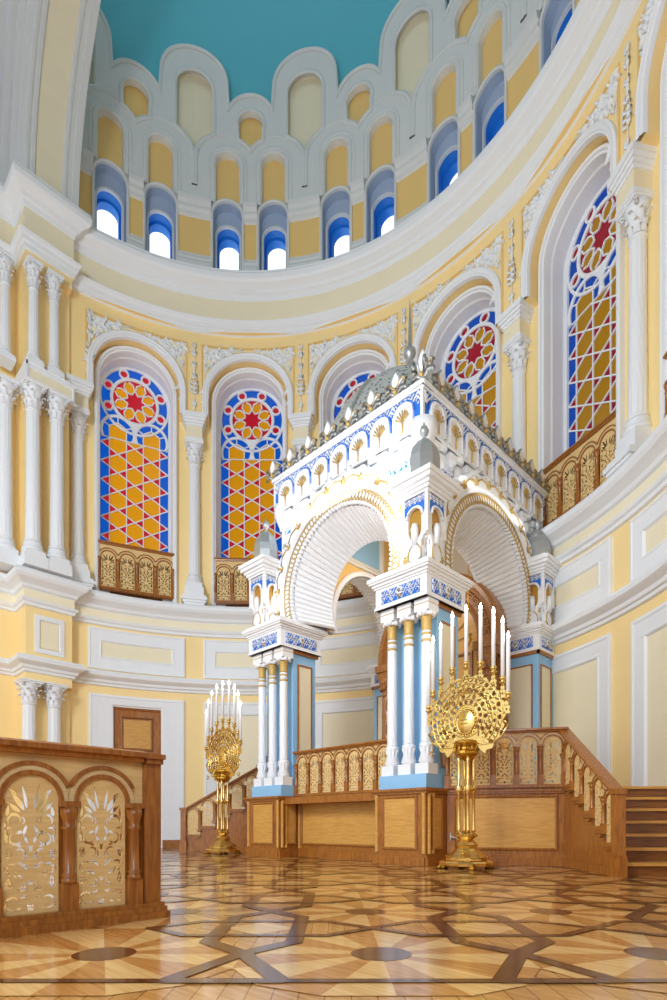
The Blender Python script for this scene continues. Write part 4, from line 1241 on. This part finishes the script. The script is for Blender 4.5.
for (x, y) in ((2.12, 2.92), (-1.24, 2.92)):
    b.box(x-.1, x+.1, y-.09, y+.1, 6.84, 6.9); b.use(PW, True); b.lathe([(.02, 6.3), (.12, 6.5), (.2, 6.7), (.22, 6.88)], (x, y+.05, 0), 12); b.use(PW, False)
b.box(-1.38, 2.26, 2.77, 6.86, 7.36, 7.42)
for x in (2.215, -1.335): b.box(x-.025, x+.025, 2.79, 2.84, 6.86, 7.36)
b.build('cornice', can)
# cresting
def crest_mesh():
    b = MB(SI)
    f = lambda s, z, d=0: (s*1.15, -d, z*.9)
    def leafp(cx, z0, z1, w, tilt=0):
        pts = []
        for k in range(9):
            t = k/8; pts.append((cx-w*sin(pi*t**.8)+tilt*t, z0+(z1-z0)*t))
        for k in range(7, 0, -1):
            t = k/8; pts.append((cx+w*sin(pi*t**.8)+tilt*t, z0+(z1-z0)*t))
        return pts
    b.use(SI); b.plate(f, leafp(0, .1, .44, .085), (), .02, .05, back=True)
    b.use(PW); b.plate(f, leafp(0, .14, .40, .06), (), .028, .02)
    for sg in (-1, 1):
        pts = [(sg*.02, .12), (sg*.07, .2), (sg*.13, .26), (sg*.17, .22), (sg*.15, .15), (sg*.11, .16), (sg*.11, .19)]
        b.use(SI, True); b.mtube(f, [(p[0], p[1], 0) for p in pts], .033, 6)
        b.use(GP, True); b.mtube(f, [(p[0], p[1], .028) for p in pts[:5]], .01, 4)
        pts = [(sg*.03, .02), (sg*.09, .1), (sg*.16, .08), (sg*.17, .03)]
        b.use(SI, True); b.mtube(f, [(p[0], p[1], 0) for p in pts], .03, 6)
    b.use(GP, True); b.lathe([(0, 0), (.035, .02), (.035, .06), (0, .08)], (0, -.03, .02), 8)
    b.use(SI, False); b.box(-.04, .04, -.02, .03, 0, .15)
    return b.mesh('cresting_palmette')
cm = crest_mesh()
def crest_row(o, xd, nd, L, n, inc=True):
    for i in range(n):
        place_mesh('cresting_palmette', cm, can, fmat(o, xd, nd, L*(i+(0 if inc else 1))/(n-1 if inc else n), 0))
crest_row((-1.36, 2.78, 7.41), (1, 0, 0), (0, -1, 0), 3.6, 8)
crest_row((2.25, 2.8, 7.41), (0, 1, 0), (1, 0, 0), 4.0, 9, False)
crest_row((-1.37, 2.8, 7.41), (0, 1, 0), (-1, 0, 0), 4.0, 9, False)
# large palmette on the near corner
b = MB(SI); b.use(PW, True); b.lathe([(.04, .08), (.07, .18), (.075, .27), (.045, .38), (0, .5)], (0, 0, 0), 10)
for k in range(4):
    t = pi/4+pi/2*k; b.use(SI, True); b.tube([(.04*cos(t), .04*sin(t), .05), (.08*cos(t), .08*sin(t), .2), (.14*cos(t), .14*sin(t), .25), (.17*cos(t), .17*sin(t), .18), (.13*cos(t), .13*sin(t), .15)], .027, 6)
b.build('corner_finial', can, (2.24, 2.79, 7.41))
# dome
SIP = mat('pierced silver', (150, 154, 152), .45, .35, noise=.05)
nt = SIP.node_tree; vo = nt.nodes.new('ShaderNodeTexVoronoi'); vo.inputs['Scale'].default_value = 9; vo.feature = 'DISTANCE_TO_EDGE'
tc = nt.nodes.new('ShaderNodeTexCoord'); nt.links.new(tc.outputs['Object'], vo.inputs['Vector'])
v2 = nt.nodes.new('ShaderNodeTexVoronoi'); v2.inputs['Scale'].default_value = 13; nt.links.new(tc.outputs['Object'], v2.inputs['Vector'])
rp = nt.nodes.new('ShaderNodeMapRange'); rp.inputs[1].default_value = .24; rp.inputs[2].default_value = .3; nt.links.new(v2.outputs['Distance'], rp.inputs[0])
mx = nt.nodes.new('ShaderNodeMix'); mx.data_type = 'RGBA'; mx.inputs[6].default_value = lin((84, 84, 80)); mx.inputs[7].default_value = lin((196, 197, 190))
nt.links.new(rp.outputs[0], mx.inputs[0]); nt.links.new(mx.outputs[2], nt.nodes['Principled BSDF'].inputs['Base Color'])
bp = nt.nodes.new('ShaderNodeBump'); bp.inputs['Strength'].default_value = .8; bp.inputs['Distance'].default_value = .03; nt.links.new(rp.outputs[0], bp.inputs['Height']); nt.links.new(bp.outputs[0], nt.nodes['Principled BSDF'].inputs['Normal'])
b = MB(SIP); b.use(SIP, True); rows = []
def sup(t, a, c, p=2.9):
    ct, st = cos(t), sin(t); r = (abs(ct/a)**p+abs(st/c)**p)**(-1/p); return r*ct, r*st
for z, k in ((7.42, 1.08), (7.7, 1.08), (8.0, 1.0), (8.3, .91), (8.55, .83), (8.78, .74), (8.97, .59), (9.1, .4), (9.17, .22), (9.2, .1), (9.21, .0)):
    rows.append([(XC+k*sup(t, 1.4, 1.72)[0], 4.82+k*sup(t, 1.4, 1.72)[1], z) for t in [2*pi*j/64 for j in range(64)]])
b.grid(rows, closed_u=True); d_ = b.build('dome', can)
b = MB(SI); b.use(SI, True)
for j in range(8):
    t = pi/4*j
    b.tube([(XC+k*sup(t, 1.41, 1.73)[0], 4.82+k*sup(t, 1.41, 1.73)[1], z) for z, k in ((7.45, 1.085), (7.7, 1.085), (8.0, 1.005), (8.3, .915), (8.55, .835), (8.78, .745), (8.97, .595), (9.1, .405), (9.18, .22))], .03, 6)
b.build('dome_rib', d_)
b = MB(SI); b.use(SI, True); b.lathe([(.3, -.7), (.24, -.6), (.1, -.5), (.08, -.05), (.06, .06), (.1, .12), (.125, .18), (.11, .25), (.05, .31), (.04, .4), (.03, .7), (.015, 1.1), (0, 1.3)], (XC, 4.82, 9.86), 16)
b.build('spire', can)
# corner turrets
def turret(x, y, mirror=1):
    """x,y = outer corner; body .46 square"""
    s = .46; cx, cy = x-mirror*s/2, y+s/2
    b = MB(PW); h = s/2
    b.box(cx-h, cx+h, cy-h, cy+h, 5.33, 5.46)
    b.box(cx-h+.06, cx+h-.06, cy-h+.06, cy+h-.06, 4.8, 5.4)
    for (e, z0, z1) in ((.02, 5.43, 5.47), (.05, 5.47, 5.52), (.08, 5.52, 5.57), (.13, 5.57, 5.63), (.16, 5.63, 5.7), (.1, 5.7, 5.73), (.04, 5.73, 5.78)):
        b.box(cx-h-e, cx+h+e, cy-h-e, cy+h+e, z0, z1)
    for f in (face((cx-h, cy-h, 0), (1, 0, 0), (0, -1, 0)), face((cx+h, cy-h, 0), (0, 1, 0), (1, 0, 0)), face((cx-h, cy+h, 0), (0, -1, 0), (-1, 0, 0))):
        hole = arch(.12, 4.98, 5.14, 12, s/2, 1)
        b.use(PW, False); b.plate(f, [(.02, 4.92), (.02, 5.45), (s-.02, 5.45), (s-.02, 4.92), (s/2+.12, 4.92)]+hole[::-1]+[(s/2-.12, 4.92)], (), 0, .04)
        b.use(GO, False); b.plate(f, arch(.13, 4.7, 5.15, 12, s/2, 1), (), -.045, 0)
        b.use(SB, False)
        b.plate(f, [(.05, 5.2), (.05, 5.42), (s-.05, 5.42), (s-.05, 5.2)]+[(s/2-(-.16)*cos(pi*k/10)*1, 5.14+.16*sin(pi*k/10)) for k in range(0, 11)][::1], (), .004, 0)
        scrolls(b, f, .05, s-.05, 5.31, 5.42, 4, .01, r=.006)
        b.use(PW, True); b.mtube(f, [(s/2-.14*cos(pi*k/10), 5.13+.14*sin(pi*k/10), .012) for k in range(11)], .018, 5)
        b.use(GP, True); b.mtube(f, [(.04, 4.95, .004), (.04, 5.43, .004), (s-.04, 5.43, .004), (s-.04, 4.95, .004)], .006, 4)
        # small figure like knop inside the niche
        b.use(PW, True); b.mtube(f, [(s/2, 4.72, -.01), (s/2, 4.95, -.005), (s/2, 5.03, -.005)], [.05, .06, .04], 8)
        for sg in (-1, 1):
            q_ = [(s/2+sg*.215, 4.93), (s/2+sg*.215, 4.86), (s/2+sg*.15, 4.83), (s/2+sg*.11, 4.76), (s/2+sg*.1, 4.62), (s/2+sg*.03, 4.56), (s/2+sg*.03, 4.78), (s/2+sg*.1, 4.86), (s/2+sg*.12, 4.93)]
            b.use(PW, False); b.plate(f, q_, (), -.005, .1)
        pts = [(s/2-.03, 4.46), (s/2-.12, 4.52), (s/2-.11, 4.64), (s/2, 4.78), (s/2+.11, 4.64), (s/2+.12, 4.52), (s/2+.03, 4.46)]
        b.use(PW, False); b.plate(f, pts, (), .0, .09)
        b.use(GP, True); b.mtube(f, [(p[0], p[1], .005) for p in pts], .012, 4, closed=True)
    b.use(PW, False)
    for sx_ in (-1, 1):
        for sy_ in (-1, 1): b.box(cx+sx_*(h-.02)-.028, cx+sx_*(h-.02)+.028, cy+sy_*(h-.02)-.028, cy+sy_*(h-.02)+.028, 4.86, 5.46)
    b.box(cx-.12, cx+.12, cy-.12, cy+.12, 4.4, 4.95)
    t_ = b.build('turret', can)
    b = MB(SI)
    b.use(SI, True)
    rows = []
    for r, z in ((.235, 5.78), (.245, 5.95), (.24, 6.08), (.2, 6.22), (.12, 6.33), (.03, 6.4)):
        rows.append([(cx+r*cos(2*pi*k/8+pi/8), cy+r*sin(2*pi*k/8+pi/8), z) for k in range(8)])
    b.use(SI, False); b.grid(rows, closed_u=True)
    b.use(SI, True); b.lathe([(.02, 6.38), (.025, 6.42), (.06, 6.46), (.075, 6.51), (.05, 6.57), (.02, 6.6), (0, 6.66)], (cx, cy, 0), 12)
    b.build('turret_cap', t_)
turret(2.57, 2.45); turret(-1.69, 2.45, -1); turret(2.57, 6.2)
rebase(can, (XC, 4.6, PZ))

# ------------------------------------------------------------------ TORAH ARK CABINET
ark = thing('torah_ark', 'tall carved wooden ark cupboard with round arch, seen inside the canopy', 'cabinet', (0, 0, 0))
f = face((XC, 5.72, 0), (1, 0, 0), (0, -1, 0))
b = MB(WC); b.mbox(f, -1.5, 1.5, PZ, 4.2, -.3, -.06); b.plate(f, arch(1.5, 4.2, 4.3, 30), (), -.06, .24)
b.build('body', ark)
b = MB(WC)
b.sweep(f, hshoe(1.02, 4.3, 4.2, 30), [(0, -.05), (0, .06), (.06, .1), (.1, .05), (.34, .03), (.38, .12), (.46, .14), (.52, .08), (.52, -.3)])
b.use(WDD)
for i in range(21):   # key pattern on the archivolt
    a = pi*(i+.5)/21; t = Vector((sin(a), cos(a))); c = Vector((-1.21*cos(a), 4.3+1.21*sin(a))); nn = Vector((-cos(a), sin(a)))
    q = [c+t*.07+nn*.08, c-t*.07+nn*.08, c-t*.07-nn*.08, c+t*.04-nn*.08, c+t*.04+nn*.03, c-t*.02+nn*.03, c-t*.02-nn*.03]
    b.mtube(f, [(p.x, p.y, .04) for p in q], .014, 4)
b.build('arch', ark)
b = MB(WC)
for sg in (-1, 1):
    c = sg*1.26
    q = MB(WC); q.mbox(f, c-.22, c+.22, PZ, 1.7, -.06, .16); q.mbox(f, c-.18, c+.18, 1.7, 3.5, -.06, .06)
    q.mbox(f, c-.22, c+.22, 3.9, 4.05, -.06, .16); q.mbox(f, c-.26, c+.26, 4.05, 4.2, -.06, .2)
    q.use(WC, True)
    rows = []
    for j in range(40):
        z = 1.7+1.8*j/39; rows.append([f(c+.1*(1+.16*cos(3*a+z*12))*cos(a), z, .1+.1*(1+.16*cos(3*a+z*12))*sin(a)) for a in [2*pi*k/18 for k in range(18)]])
    q.grid(rows, closed_u=True)
    o_ = f(c, 0, .1); q.lathe([(.1, 3.48), (.13, 3.52), (.1, 3.56), (.12, 3.68), (.17, 3.8), (.2, 3.9)], (o_[0], o_[1], 0), 14, flute=lambda a, z: 1+.08*cos(8*a))
    for k in range(6):
        for zz in (3.6, 3.75):
            t = pi+pi*(k+.5)/6; q.lathe([(0, 0), (.04, .03), (.03, .1), (0, .12)], (o_[0]+.14*cos(t), o_[1]+.14*sin(t), zz), 6)
    q.build('pilaster', ark)
for sg in (-1, 1):
    q = MB(WL); 
    q.mbox(f, *sorted((sg*.02, sg*.98)), PZ+.12, 4.2, -.05, -.02)
    for z0, z1 in ((1.4, 2.0), (2.1, 3.1), (3.2, 4.1)):
        q.use(WC); q.sweep(f, rect(*sorted((sg*.12, sg*.88)), z0, z1, 1), [(0, -.02), (0, .02), (-.04, .03), (-.07, -.01)], True)
    q.build('door', ark)
b = MB(WL); b.plate(f, arch(1.0, 4.2, 4.3, 24), (), -.03, .02)
b.use(GP, True)
for k in range(9):
    a = pi*(k+.5)/9; b.mtube(f, [(-.2*cos(a), 4.3+.2*sin(a), -.01), (-.85*cos(a), 4.3+.85*sin(a), -.01)], .02, 5)
b.build('tympanum', ark)
rebase(ark, (XC, 5.72, PZ))
lg = thing('eternal_lamp', 'small hanging brass lamp in front of the carved wooden ark', 'lamp', (1.45, 5.35, 4.2))
b = MB(BRD); b.use(BRD, True); b.lathe([(0, -.14), (.03, -.1), (.07, 0), (.05, .06), (.03, .1), (.0, .12)], n=12); b.build('lamp_bowl', lg)
b = MB(BRD); b.tube([(0, 0, .1), (0, 0, 2.95)], .008, 5); b.build('chain', lg)

# ------------------------------------------------------------------ CANDELABRA
def candelabrum(loc, rz, label):
    root = thing('candelabrum', label, 'candelabrum', loc, rz, 'brass candelabra flanking the ark')
    f = lambda s, z, d=0: (s, -d, z)
    b = MB(BRD); b.use(BRD, True)
    for k in range(4):
        t = pi/4+pi/2*k; b.lathe([(.0, 0), (.045, .005), (.05, .03), (.03, .06)], (.3*cos(t), .3*sin(t), 0), 8)
        b.tube([(.3*cos(t), .3*sin(t), .04), (.36*cos(t), .36*sin(t), .04), (.38*cos(t), .38*sin(t), .01)], .02, 5)
    b.build('foot', root)
    b = MB(BR); b.use(BR, False)
    b.lathe([(.3, .04), (.36, .05), (.37, .09), (.35, .11), (.28, .125), (.27, .15), (.3, .16), (.24, .2), (.17, .25), (.14, .28), (.15, .3), (.16, .33), (.12, .37), (.09, .4), (.13, .43), (.14, .47), (.1, .5)], n=12, rot0=pi/12)
    b.use(BRD, True)
    for k in range(16):
        t = 2*pi*k/16; b.lathe([(0, 0), (.028, .015), (.02, .04), (0, .05)], (.26*cos(t), .26*sin(t), .14), 6)
        b.lathe([(0, 0), (.02, .015), (.015, .03), (0, .04)], (.135*cos(t), .135*sin(t), .43), 6)
    b.build('base', root)
    for k in range(4):
        t = pi/4+pi/2*k; b = MB(BR); b.use(BR, True)
        b.lathe([(.03, .5), (.022, .53), (.021, .75), (.021, 1.02), (.036, 1.04), (.036, 1.12), (.022, 1.14), (.019, 1.45), (.03, 1.52)], (.1*cos(t), .1*sin(t), 0), 14); b.build('stem', root)
    b = MB(BR); b.box(-.1, .1, -.1, .1, 1.06, 1.1); b.use(BRD, True)
    for k in range(4):
        t = pi/2*k; b.lathe([(0, -.02), (.03, 0), (.0, .03)], (.11*cos(t), .11*sin(t), 1.08), 8)
    b.build('collar', root)
    b = MB(BRD); b.use(BRD, True); b.lathe([(.06, 1.48), (.15, 1.54), (.16, 1.58), (.12, 1.61), (.12, 1.66), (.16, 1.7), (.16, 1.73), (.08, 1.75)], n=16, flute=lambda a, z: 1+.06*cos(12*a))
    for k in range(12):
        t = 2*pi*k/12; b.tube([(.12*cos(t), .12*sin(t), 1.54), (.17*cos(t), .17*sin(t), 1.61), (.15*cos(t), .15*sin(t), 1.69)], .016, 5)
    b.build('capital', root)
    # pierced disc
    cz = 2.04; Ro = .57
    b = MB(BR)
    outer = []
    for k in range(120):
        a = radians(-150+300*k/119); r = Ro+.018*cos(k*pi/3)
        outer.append((r*sin(a), cz+r*cos(a)))
    outer += [(.14, cz-.37), (0, cz-.33), (-.14, cz-.37)]
    holes = []
    def circ(cx, cy, r, n=9, sy=1): return [(cx+r*cos(2*pi*j/n), cy+r*sy*sin(2*pi*j/n)) for j in range(n)]
    for rr, n, hr, off in ((.225, 17, .03, 0), (.298, 22, .033, .5), (.372, 28, .033, 0), (.437, 34, .026, .5), (.505, 38, .034, 0)):
        for k in range(n):
            a = 2*pi*(k+off)/n
            if cos(a) < -.72 and rr > .3: continue
            if cos(a) < -.8: continue
            if (k+int(rr*100)) % 2 and rr > .28:
                u, v = rr*sin(a), cz+rr*cos(a); L = hr*1.7
                d1 = Vector((sin(a+.9), cos(a+.9)))*L; d2 = Vector((-d1.y, d1.x))*.42
                holes.append([(u+d1.x*t1+d2.x*t2, v+d1.y*t1+d2.y*t2) for t1, t2 in ((-.62, -.3), (0, -.75), (.62, -.3), (.62, .5), (0, .2), (-.62, .5))])
            else: holes.append(circ(rr*sin(a), cz+rr*cos(a), hr, 8))
    b.use(BR, False); b.plate(f, outer, holes, .008, .016, back=True)
    b.use(BR, True)
    for rr in (.19, .26, .34, .405, .465, .54):
        lim = 180 if rr < .3 else 138
        b.mtube(f, [(rr*sin(radians(a)), cz+rr*cos(radians(a)), .012) for a in range(-lim, lim+1, 8)], .008, 5)
    for k in range(13):
        a = radians(-120+20*k)
        for sg in (-1, 1):
            pts = []
            for j in range(9):
                t = j/8; rr = .05*(1-.7*t); aa = a+sg*.0
                c = (.37*sin(a), cz+.37*cos(a)); pts.append((c[0]+sg*.05*cos(a)+rr*cos(t*6+a), c[1]-sg*.05*sin(a)+rr*sin(t*6), .02))
            b.mtube(f, pts, .007, 4)
    for k in range(24):
        a = 2*pi*k/24; b.mtube(f, [(.15*sin(a), cz-.05+.17*cos(a), .01), (.175*sin(a), cz-.05+.2*cos(a), .012)], [.02, .014], 5)
    # lower side scrolls
    for sg in (-1, 1):
        for (x, z, r) in ((.2, 1.75, .06), (.3, 1.71, .055), (.4, 1.74, .05), (.48, 1.81, .05), (.55, 1.9, .045)):
            b.mtube(f, [(sg*(x+r*(1-.08*k)*cos(k*.7)), z+r*(1-.08*k)*sin(k*.7), .0) for k in range(9)], .011, 5)
        b.mtube(f, [(sg*.1, 1.72, 0), (sg*.25, 1.66, 0), (sg*.4, 1.67, 0), (sg*.54, 1.76, 0), (sg*.62, 1.9, 0)], .014, 5)
    b.build('pierced_disc', root)
    b = MB(BR); b.use(BR, True)
    rows = [[f(.13*k*sin(2*pi*j/28), cz-.05+.155*k*cos(2*pi*j/28), .055-.03*k*k) for j in range(28)] for k in (0, .3, .6, .85, 1)]
    b.grid(rows, closed_u=True)
    b.mtube(f, [(.132*sin(2*pi*j/28), cz-.05+.158*cos(2*pi*j/28), .02) for j in range(28)], .014, 6, closed=True)
    b.use(ENG, False)
    for z in (.02, -.03): b.mtube(f, [(-.05+.02*i, cz-.05+z+.012*(i % 2), .055) for i in range(6)], .004, 4)
    b.build('medallion', root)
    # candle arms
    cupm = MB(BR); cupm.use(BR, True); cupm.lathe([(.01, -.02), (.02, -.01), (.018, .01), (.05, .025), (.05, .035), (.02, .045), (.03, .06), (.045, .085), (.04, .1), (.0, .1)], n=14); cupm = cupm.mesh('candle_cup')
    armm = MB(BR)
    armm.use(BR, False); armm.plate(f, [(-.05, -.02), (-.035, .03), (-.05, .06), (-.02, .09), (-.03, .12), (-.012, .15), (.012, .15), (.03, .12), (.02, .09), (.05, .06), (.035, .03), (.05, -.02)],
               [circ(0, .035, .016, 8), circ(0, .085, .01, 6)], .008, .016, back=True); armm = armm.mesh('candle_arm')
    tb = MB(WAX); tb.use(WAX, True); tb.lathe([(.026, .0), (.026, .68), (.02, .695), (.0, .695)], n=12); tb = tb.mesh('candle')
    tp = MB(FLAME); tp.use(FLAME, True); tp.lathe([(.012, 0), (.02, .02), (.019, .045), (.009, .075), (0, .1)], n=10); tp = tp.mesh('candle_bulb')
    for k in range(9):
        a = radians(-86+21.5*k)
        x, z = .6*sin(a), cz-.0+.53*cos(a)
        o = bpy.data.objects.new('candle_arm', armm); C.objects.link(o); o.parent = root
        rot = a*.55
        if abs(a) < 1.2: o.location = (x*1.0, 0, z-.01); top = (x, z+.14)
        else: o.location = (x, 0, z-.03); top = (x+.02*(1 if a > 0 else -1), z+.12)
        o = bpy.data.objects.new('candle_cup', cupm); C.objects.link(o); o.parent = root; o.location = (top[0], 0, top[1])
        c = bpy.data.objects.new('candle', tb); C.objects.link(c); c.parent = root; c.location = (top[0], 0, top[1]+.095)
        q = bpy.data.objects.new('candle_bulb', tp); C.objects.link(q); q.parent = c; q.location = (0, 0, .695)
    # hanging stars
    for sg in (-1, 1):
        b = MB(BR); pts = []
        for q in (0, 1):
            t3 = [(sg*.56+.05*sin(2*pi*k/3+q*pi), 1.62+.05*cos(2*pi*k/3+q*pi), 0) for k in range(3)]
            b.mtube(f, t3, .008, 4, closed=True)
        b.mtube(f, [(sg*.56, 1.67, 0), (sg*.57, 1.84, 0)], .005, 4)
        b.build('star_pendant', root)
    return root
candelabrum((3.23, 2.42, 0), 0, 'brass candelabrum with nine lit white candles before the right wing of the platform')
candelabrum((-2.55, 2.40, 0), 0, 'smaller looking distant brass candelabrum with nine candles before the left stair rail')

# ------------------------------------------------------------------ FOREGROUND BALUSTRADE
fr = thing('foreground_balustrade', 'large carved oak balustrade with pierced cream panels in the left foreground', 'balustrade')
balustrade(fr, (4.06, -5.455, 0), (0, 1, 0), (1, 0, 0), 7, .39, .09, .72, .975, railh=.07)
b = MB(WD); b.box(3.95, 4.085, -2.66, -2.55, .09, .975)
b.use(VN); b.box(4.0, 4.055, -2.73, -2.655, .7, .975); b.use(WD); b.box(4.0, 4.05, -2.73, -2.655, .09, .7)
b.build('corner_post', fr)
b = MB(WD)
b.box(3.92, 4.155, -5.6, -2.52, 0, .045); b.box(3.935, 4.135, -5.6, -2.53, .045, .075); b.box(3.945, 4.118, -5.6, -2.54, .075, .1)
b.build('base_moulding', fr)
b = MB(WD); b.box(3.97, 4.142, -2.68, -2.545, .999, 1.03); b.box(3.98, 4.12, -2.66, -2.55, .97, 1.0)
b.build('post_cap', fr)
b = MB(WD)
for y in (-2.56,):
    for z in (.25, .45, .62, .8): b.use(VN); b.lathe([(0, 0), (.006, .0)], (4.096, -2.555, z), 6)
b.v and None
rebase(fr, (4.06, -4.0, 0))

HG = mat('hall grey', (122, 130, 140), .7)
b = MB(HG); b.box(-9, 12, -14, -.62, 23.2, 23.4); b.build('ceiling', kind='structure')
b = MB(HG); b.box(12, 12.2, -14, -.62, 0, 23.3); b.box(7.0, 12, -.66, -.6, 0, 23.3); b.build('wall_hall', kind='structure')
b = MB(HG); b.box(-9, 12, -14.2, -14, 9, 23.3); b.build('wall_front', kind='structure')
# ------------------------------------------------------------------ LIGHT, WORLD, CAMERA
w = bpy.data.worlds.new('World'); SC.world = w; w.use_nodes = True
nt = w.node_tree; bg = nt.nodes['Background']
tc = nt.nodes.new('ShaderNodeTexCoord'); sx = nt.nodes.new('ShaderNodeSeparateXYZ'); nt.links.new(tc.outputs['Generated'], sx.inputs[0])
cr = nt.nodes.new('ShaderNodeValToRGB'); nt.links.new(sx.outputs['Z'], cr.inputs[0])
cr.color_ramp.elements[0].position = 0; cr.color_ramp.elements[0].color = (.8, .88, 1.0, 1)
cr.color_ramp.elements[1].position = .8; cr.color_ramp.elements[1].color = (.9, .95, 1.0, 1)
sy = nt.nodes.new('ShaderNodeVectorMath'); sy.operation = 'MULTIPLY'; sy.inputs[1].default_value = (1, 1, 0)
nt.links.new(tc.outputs['Generated'], sy.inputs[0])
nn_ = nt.nodes.new('ShaderNodeVectorMath'); nn_.operation = 'NORMALIZE'; nt.links.new(sy.outputs[0], nn_.inputs[0])
s2 = nt.nodes.new('ShaderNodeSeparateXYZ'); nt.links.new(nn_.outputs[0], s2.inputs[0])
m1 = nt.nodes.new('ShaderNodeMapRange'); m1.inputs[1].default_value = -.52; m1.inputs[2].default_value = -.36; nt.links.new(s2.outputs['X'], m1.inputs[0])
m2 = nt.nodes.new('ShaderNodeMapRange'); m2.inputs[1].default_value = -.1; m2.inputs[2].default_value = .3; nt.links.new(s2.outputs['Y'], m2.inputs[0])
mu = nt.nodes.new('ShaderNodeMath'); mu.operation = 'MULTIPLY'; nt.links.new(m1.outputs[0], mu.inputs[0]); nt.links.new(m2.outputs[0], mu.inputs[1])
mc = nt.nodes.new('ShaderNodeMix'); mc.data_type = 'RGBA'; mc.inputs[7].default_value = (.15, .25, .42, 1)
nt.links.new(mu.outputs[0], mc.inputs[0]); nt.links.new(cr.outputs[0], mc.inputs[6]); nt.links.new(mc.outputs[2], bg.inputs['Color'])
bg.inputs['Strength'].default_value = 1.4
def lamp(name, typ, loc, e, color=(1, 1, 1), size=.1, rot=None, parent=None, shape=None):
    l = bpy.data.lights.new(name, typ); l.energy = e; l.color = color
    if typ == 'AREA': l.size = size
    else: l.shadow_soft_size = size
    o = bpy.data.objects.new(name, l); C.objects.link(o); o.location = loc
    if rot: o.rotation_euler = rot
    return o
for i, (x, y, z, e) in enumerate(((1.75, 2.5, 5.2, 24), (-1.1, 2.55, 4.9, 2), (1.95, 2.6, 6.0, 12))):
    if e: lamp('ledge_lamp', 'POINT', (x, y, z), e, (.95, .98, 1), .08)
lamp('canopy_lamp', 'POINT', (XC, 4.4, 5.6), 26, (1, .97, .9), .3)
for x_, y_, sx_, sy_, e_ in ((XC, 2.62, 3.0, .06, 16), (2.42, 4.8, .06, 3.4, 3)):
    l = lamp('cornice_light_strip', 'AREA', (x_, y_, 6.2), e_, (.92, .97, 1), sx_)
    l.data.shape = 'RECTANGLE'; l.data.size_y = sy_; l.rotation_euler = (pi+radians(-12 if sx_ > 1 else 0), radians(0 if sx_ > 1 else -12), 0)
l = lamp('hall_fill_light', 'AREA', (3, -9, 8), 1000, (.84, .92, 1), 3)  # added fill brightening the dim lower apse, not an actual chandelier
l.rotation_euler = (Vector((0, 4, 4))-Vector((3, -9, 8))).to_track_quat('-Z', 'Y').to_euler()

l = lamp('side_fill_light', 'AREA', (11.5, -7, 5), 420, (.92, .96, 1), 4)  # added side fill lifting the dark foreground rail and the canopy's right side
l.rotation_euler = (Vector((2, -1, 2))-Vector((11.5, -7, 5))).to_track_quat('-Z', 'Y').to_euler()
cam = bpy.data.cameras.new('camera'); co = bpy.data.objects.new('camera', cam); C.objects.link(co)
co.location = CAM; co.rotation_euler = (pi/2, 0, radians(45))
cam.sensor_width = 36; cam.sensor_fit = 'AUTO'; cam.lens = 571/1000*36; cam.shift_x = 0; cam.shift_y = .326
cam.clip_end = 200; cam.clip_start = .05
SC.camera = co
SC.view_settings.view_transform = 'Standard'; SC.view_settings.look = 'None'; SC.view_settings.gamma = 1
SC.view_settings.use_curve_mapping = False
SC.view_settings.exposure = 0.12
SC.cycles.use_denoising = True
SC.cycles.max_bounces = 8; SC.cycles.diffuse_bounces = 5
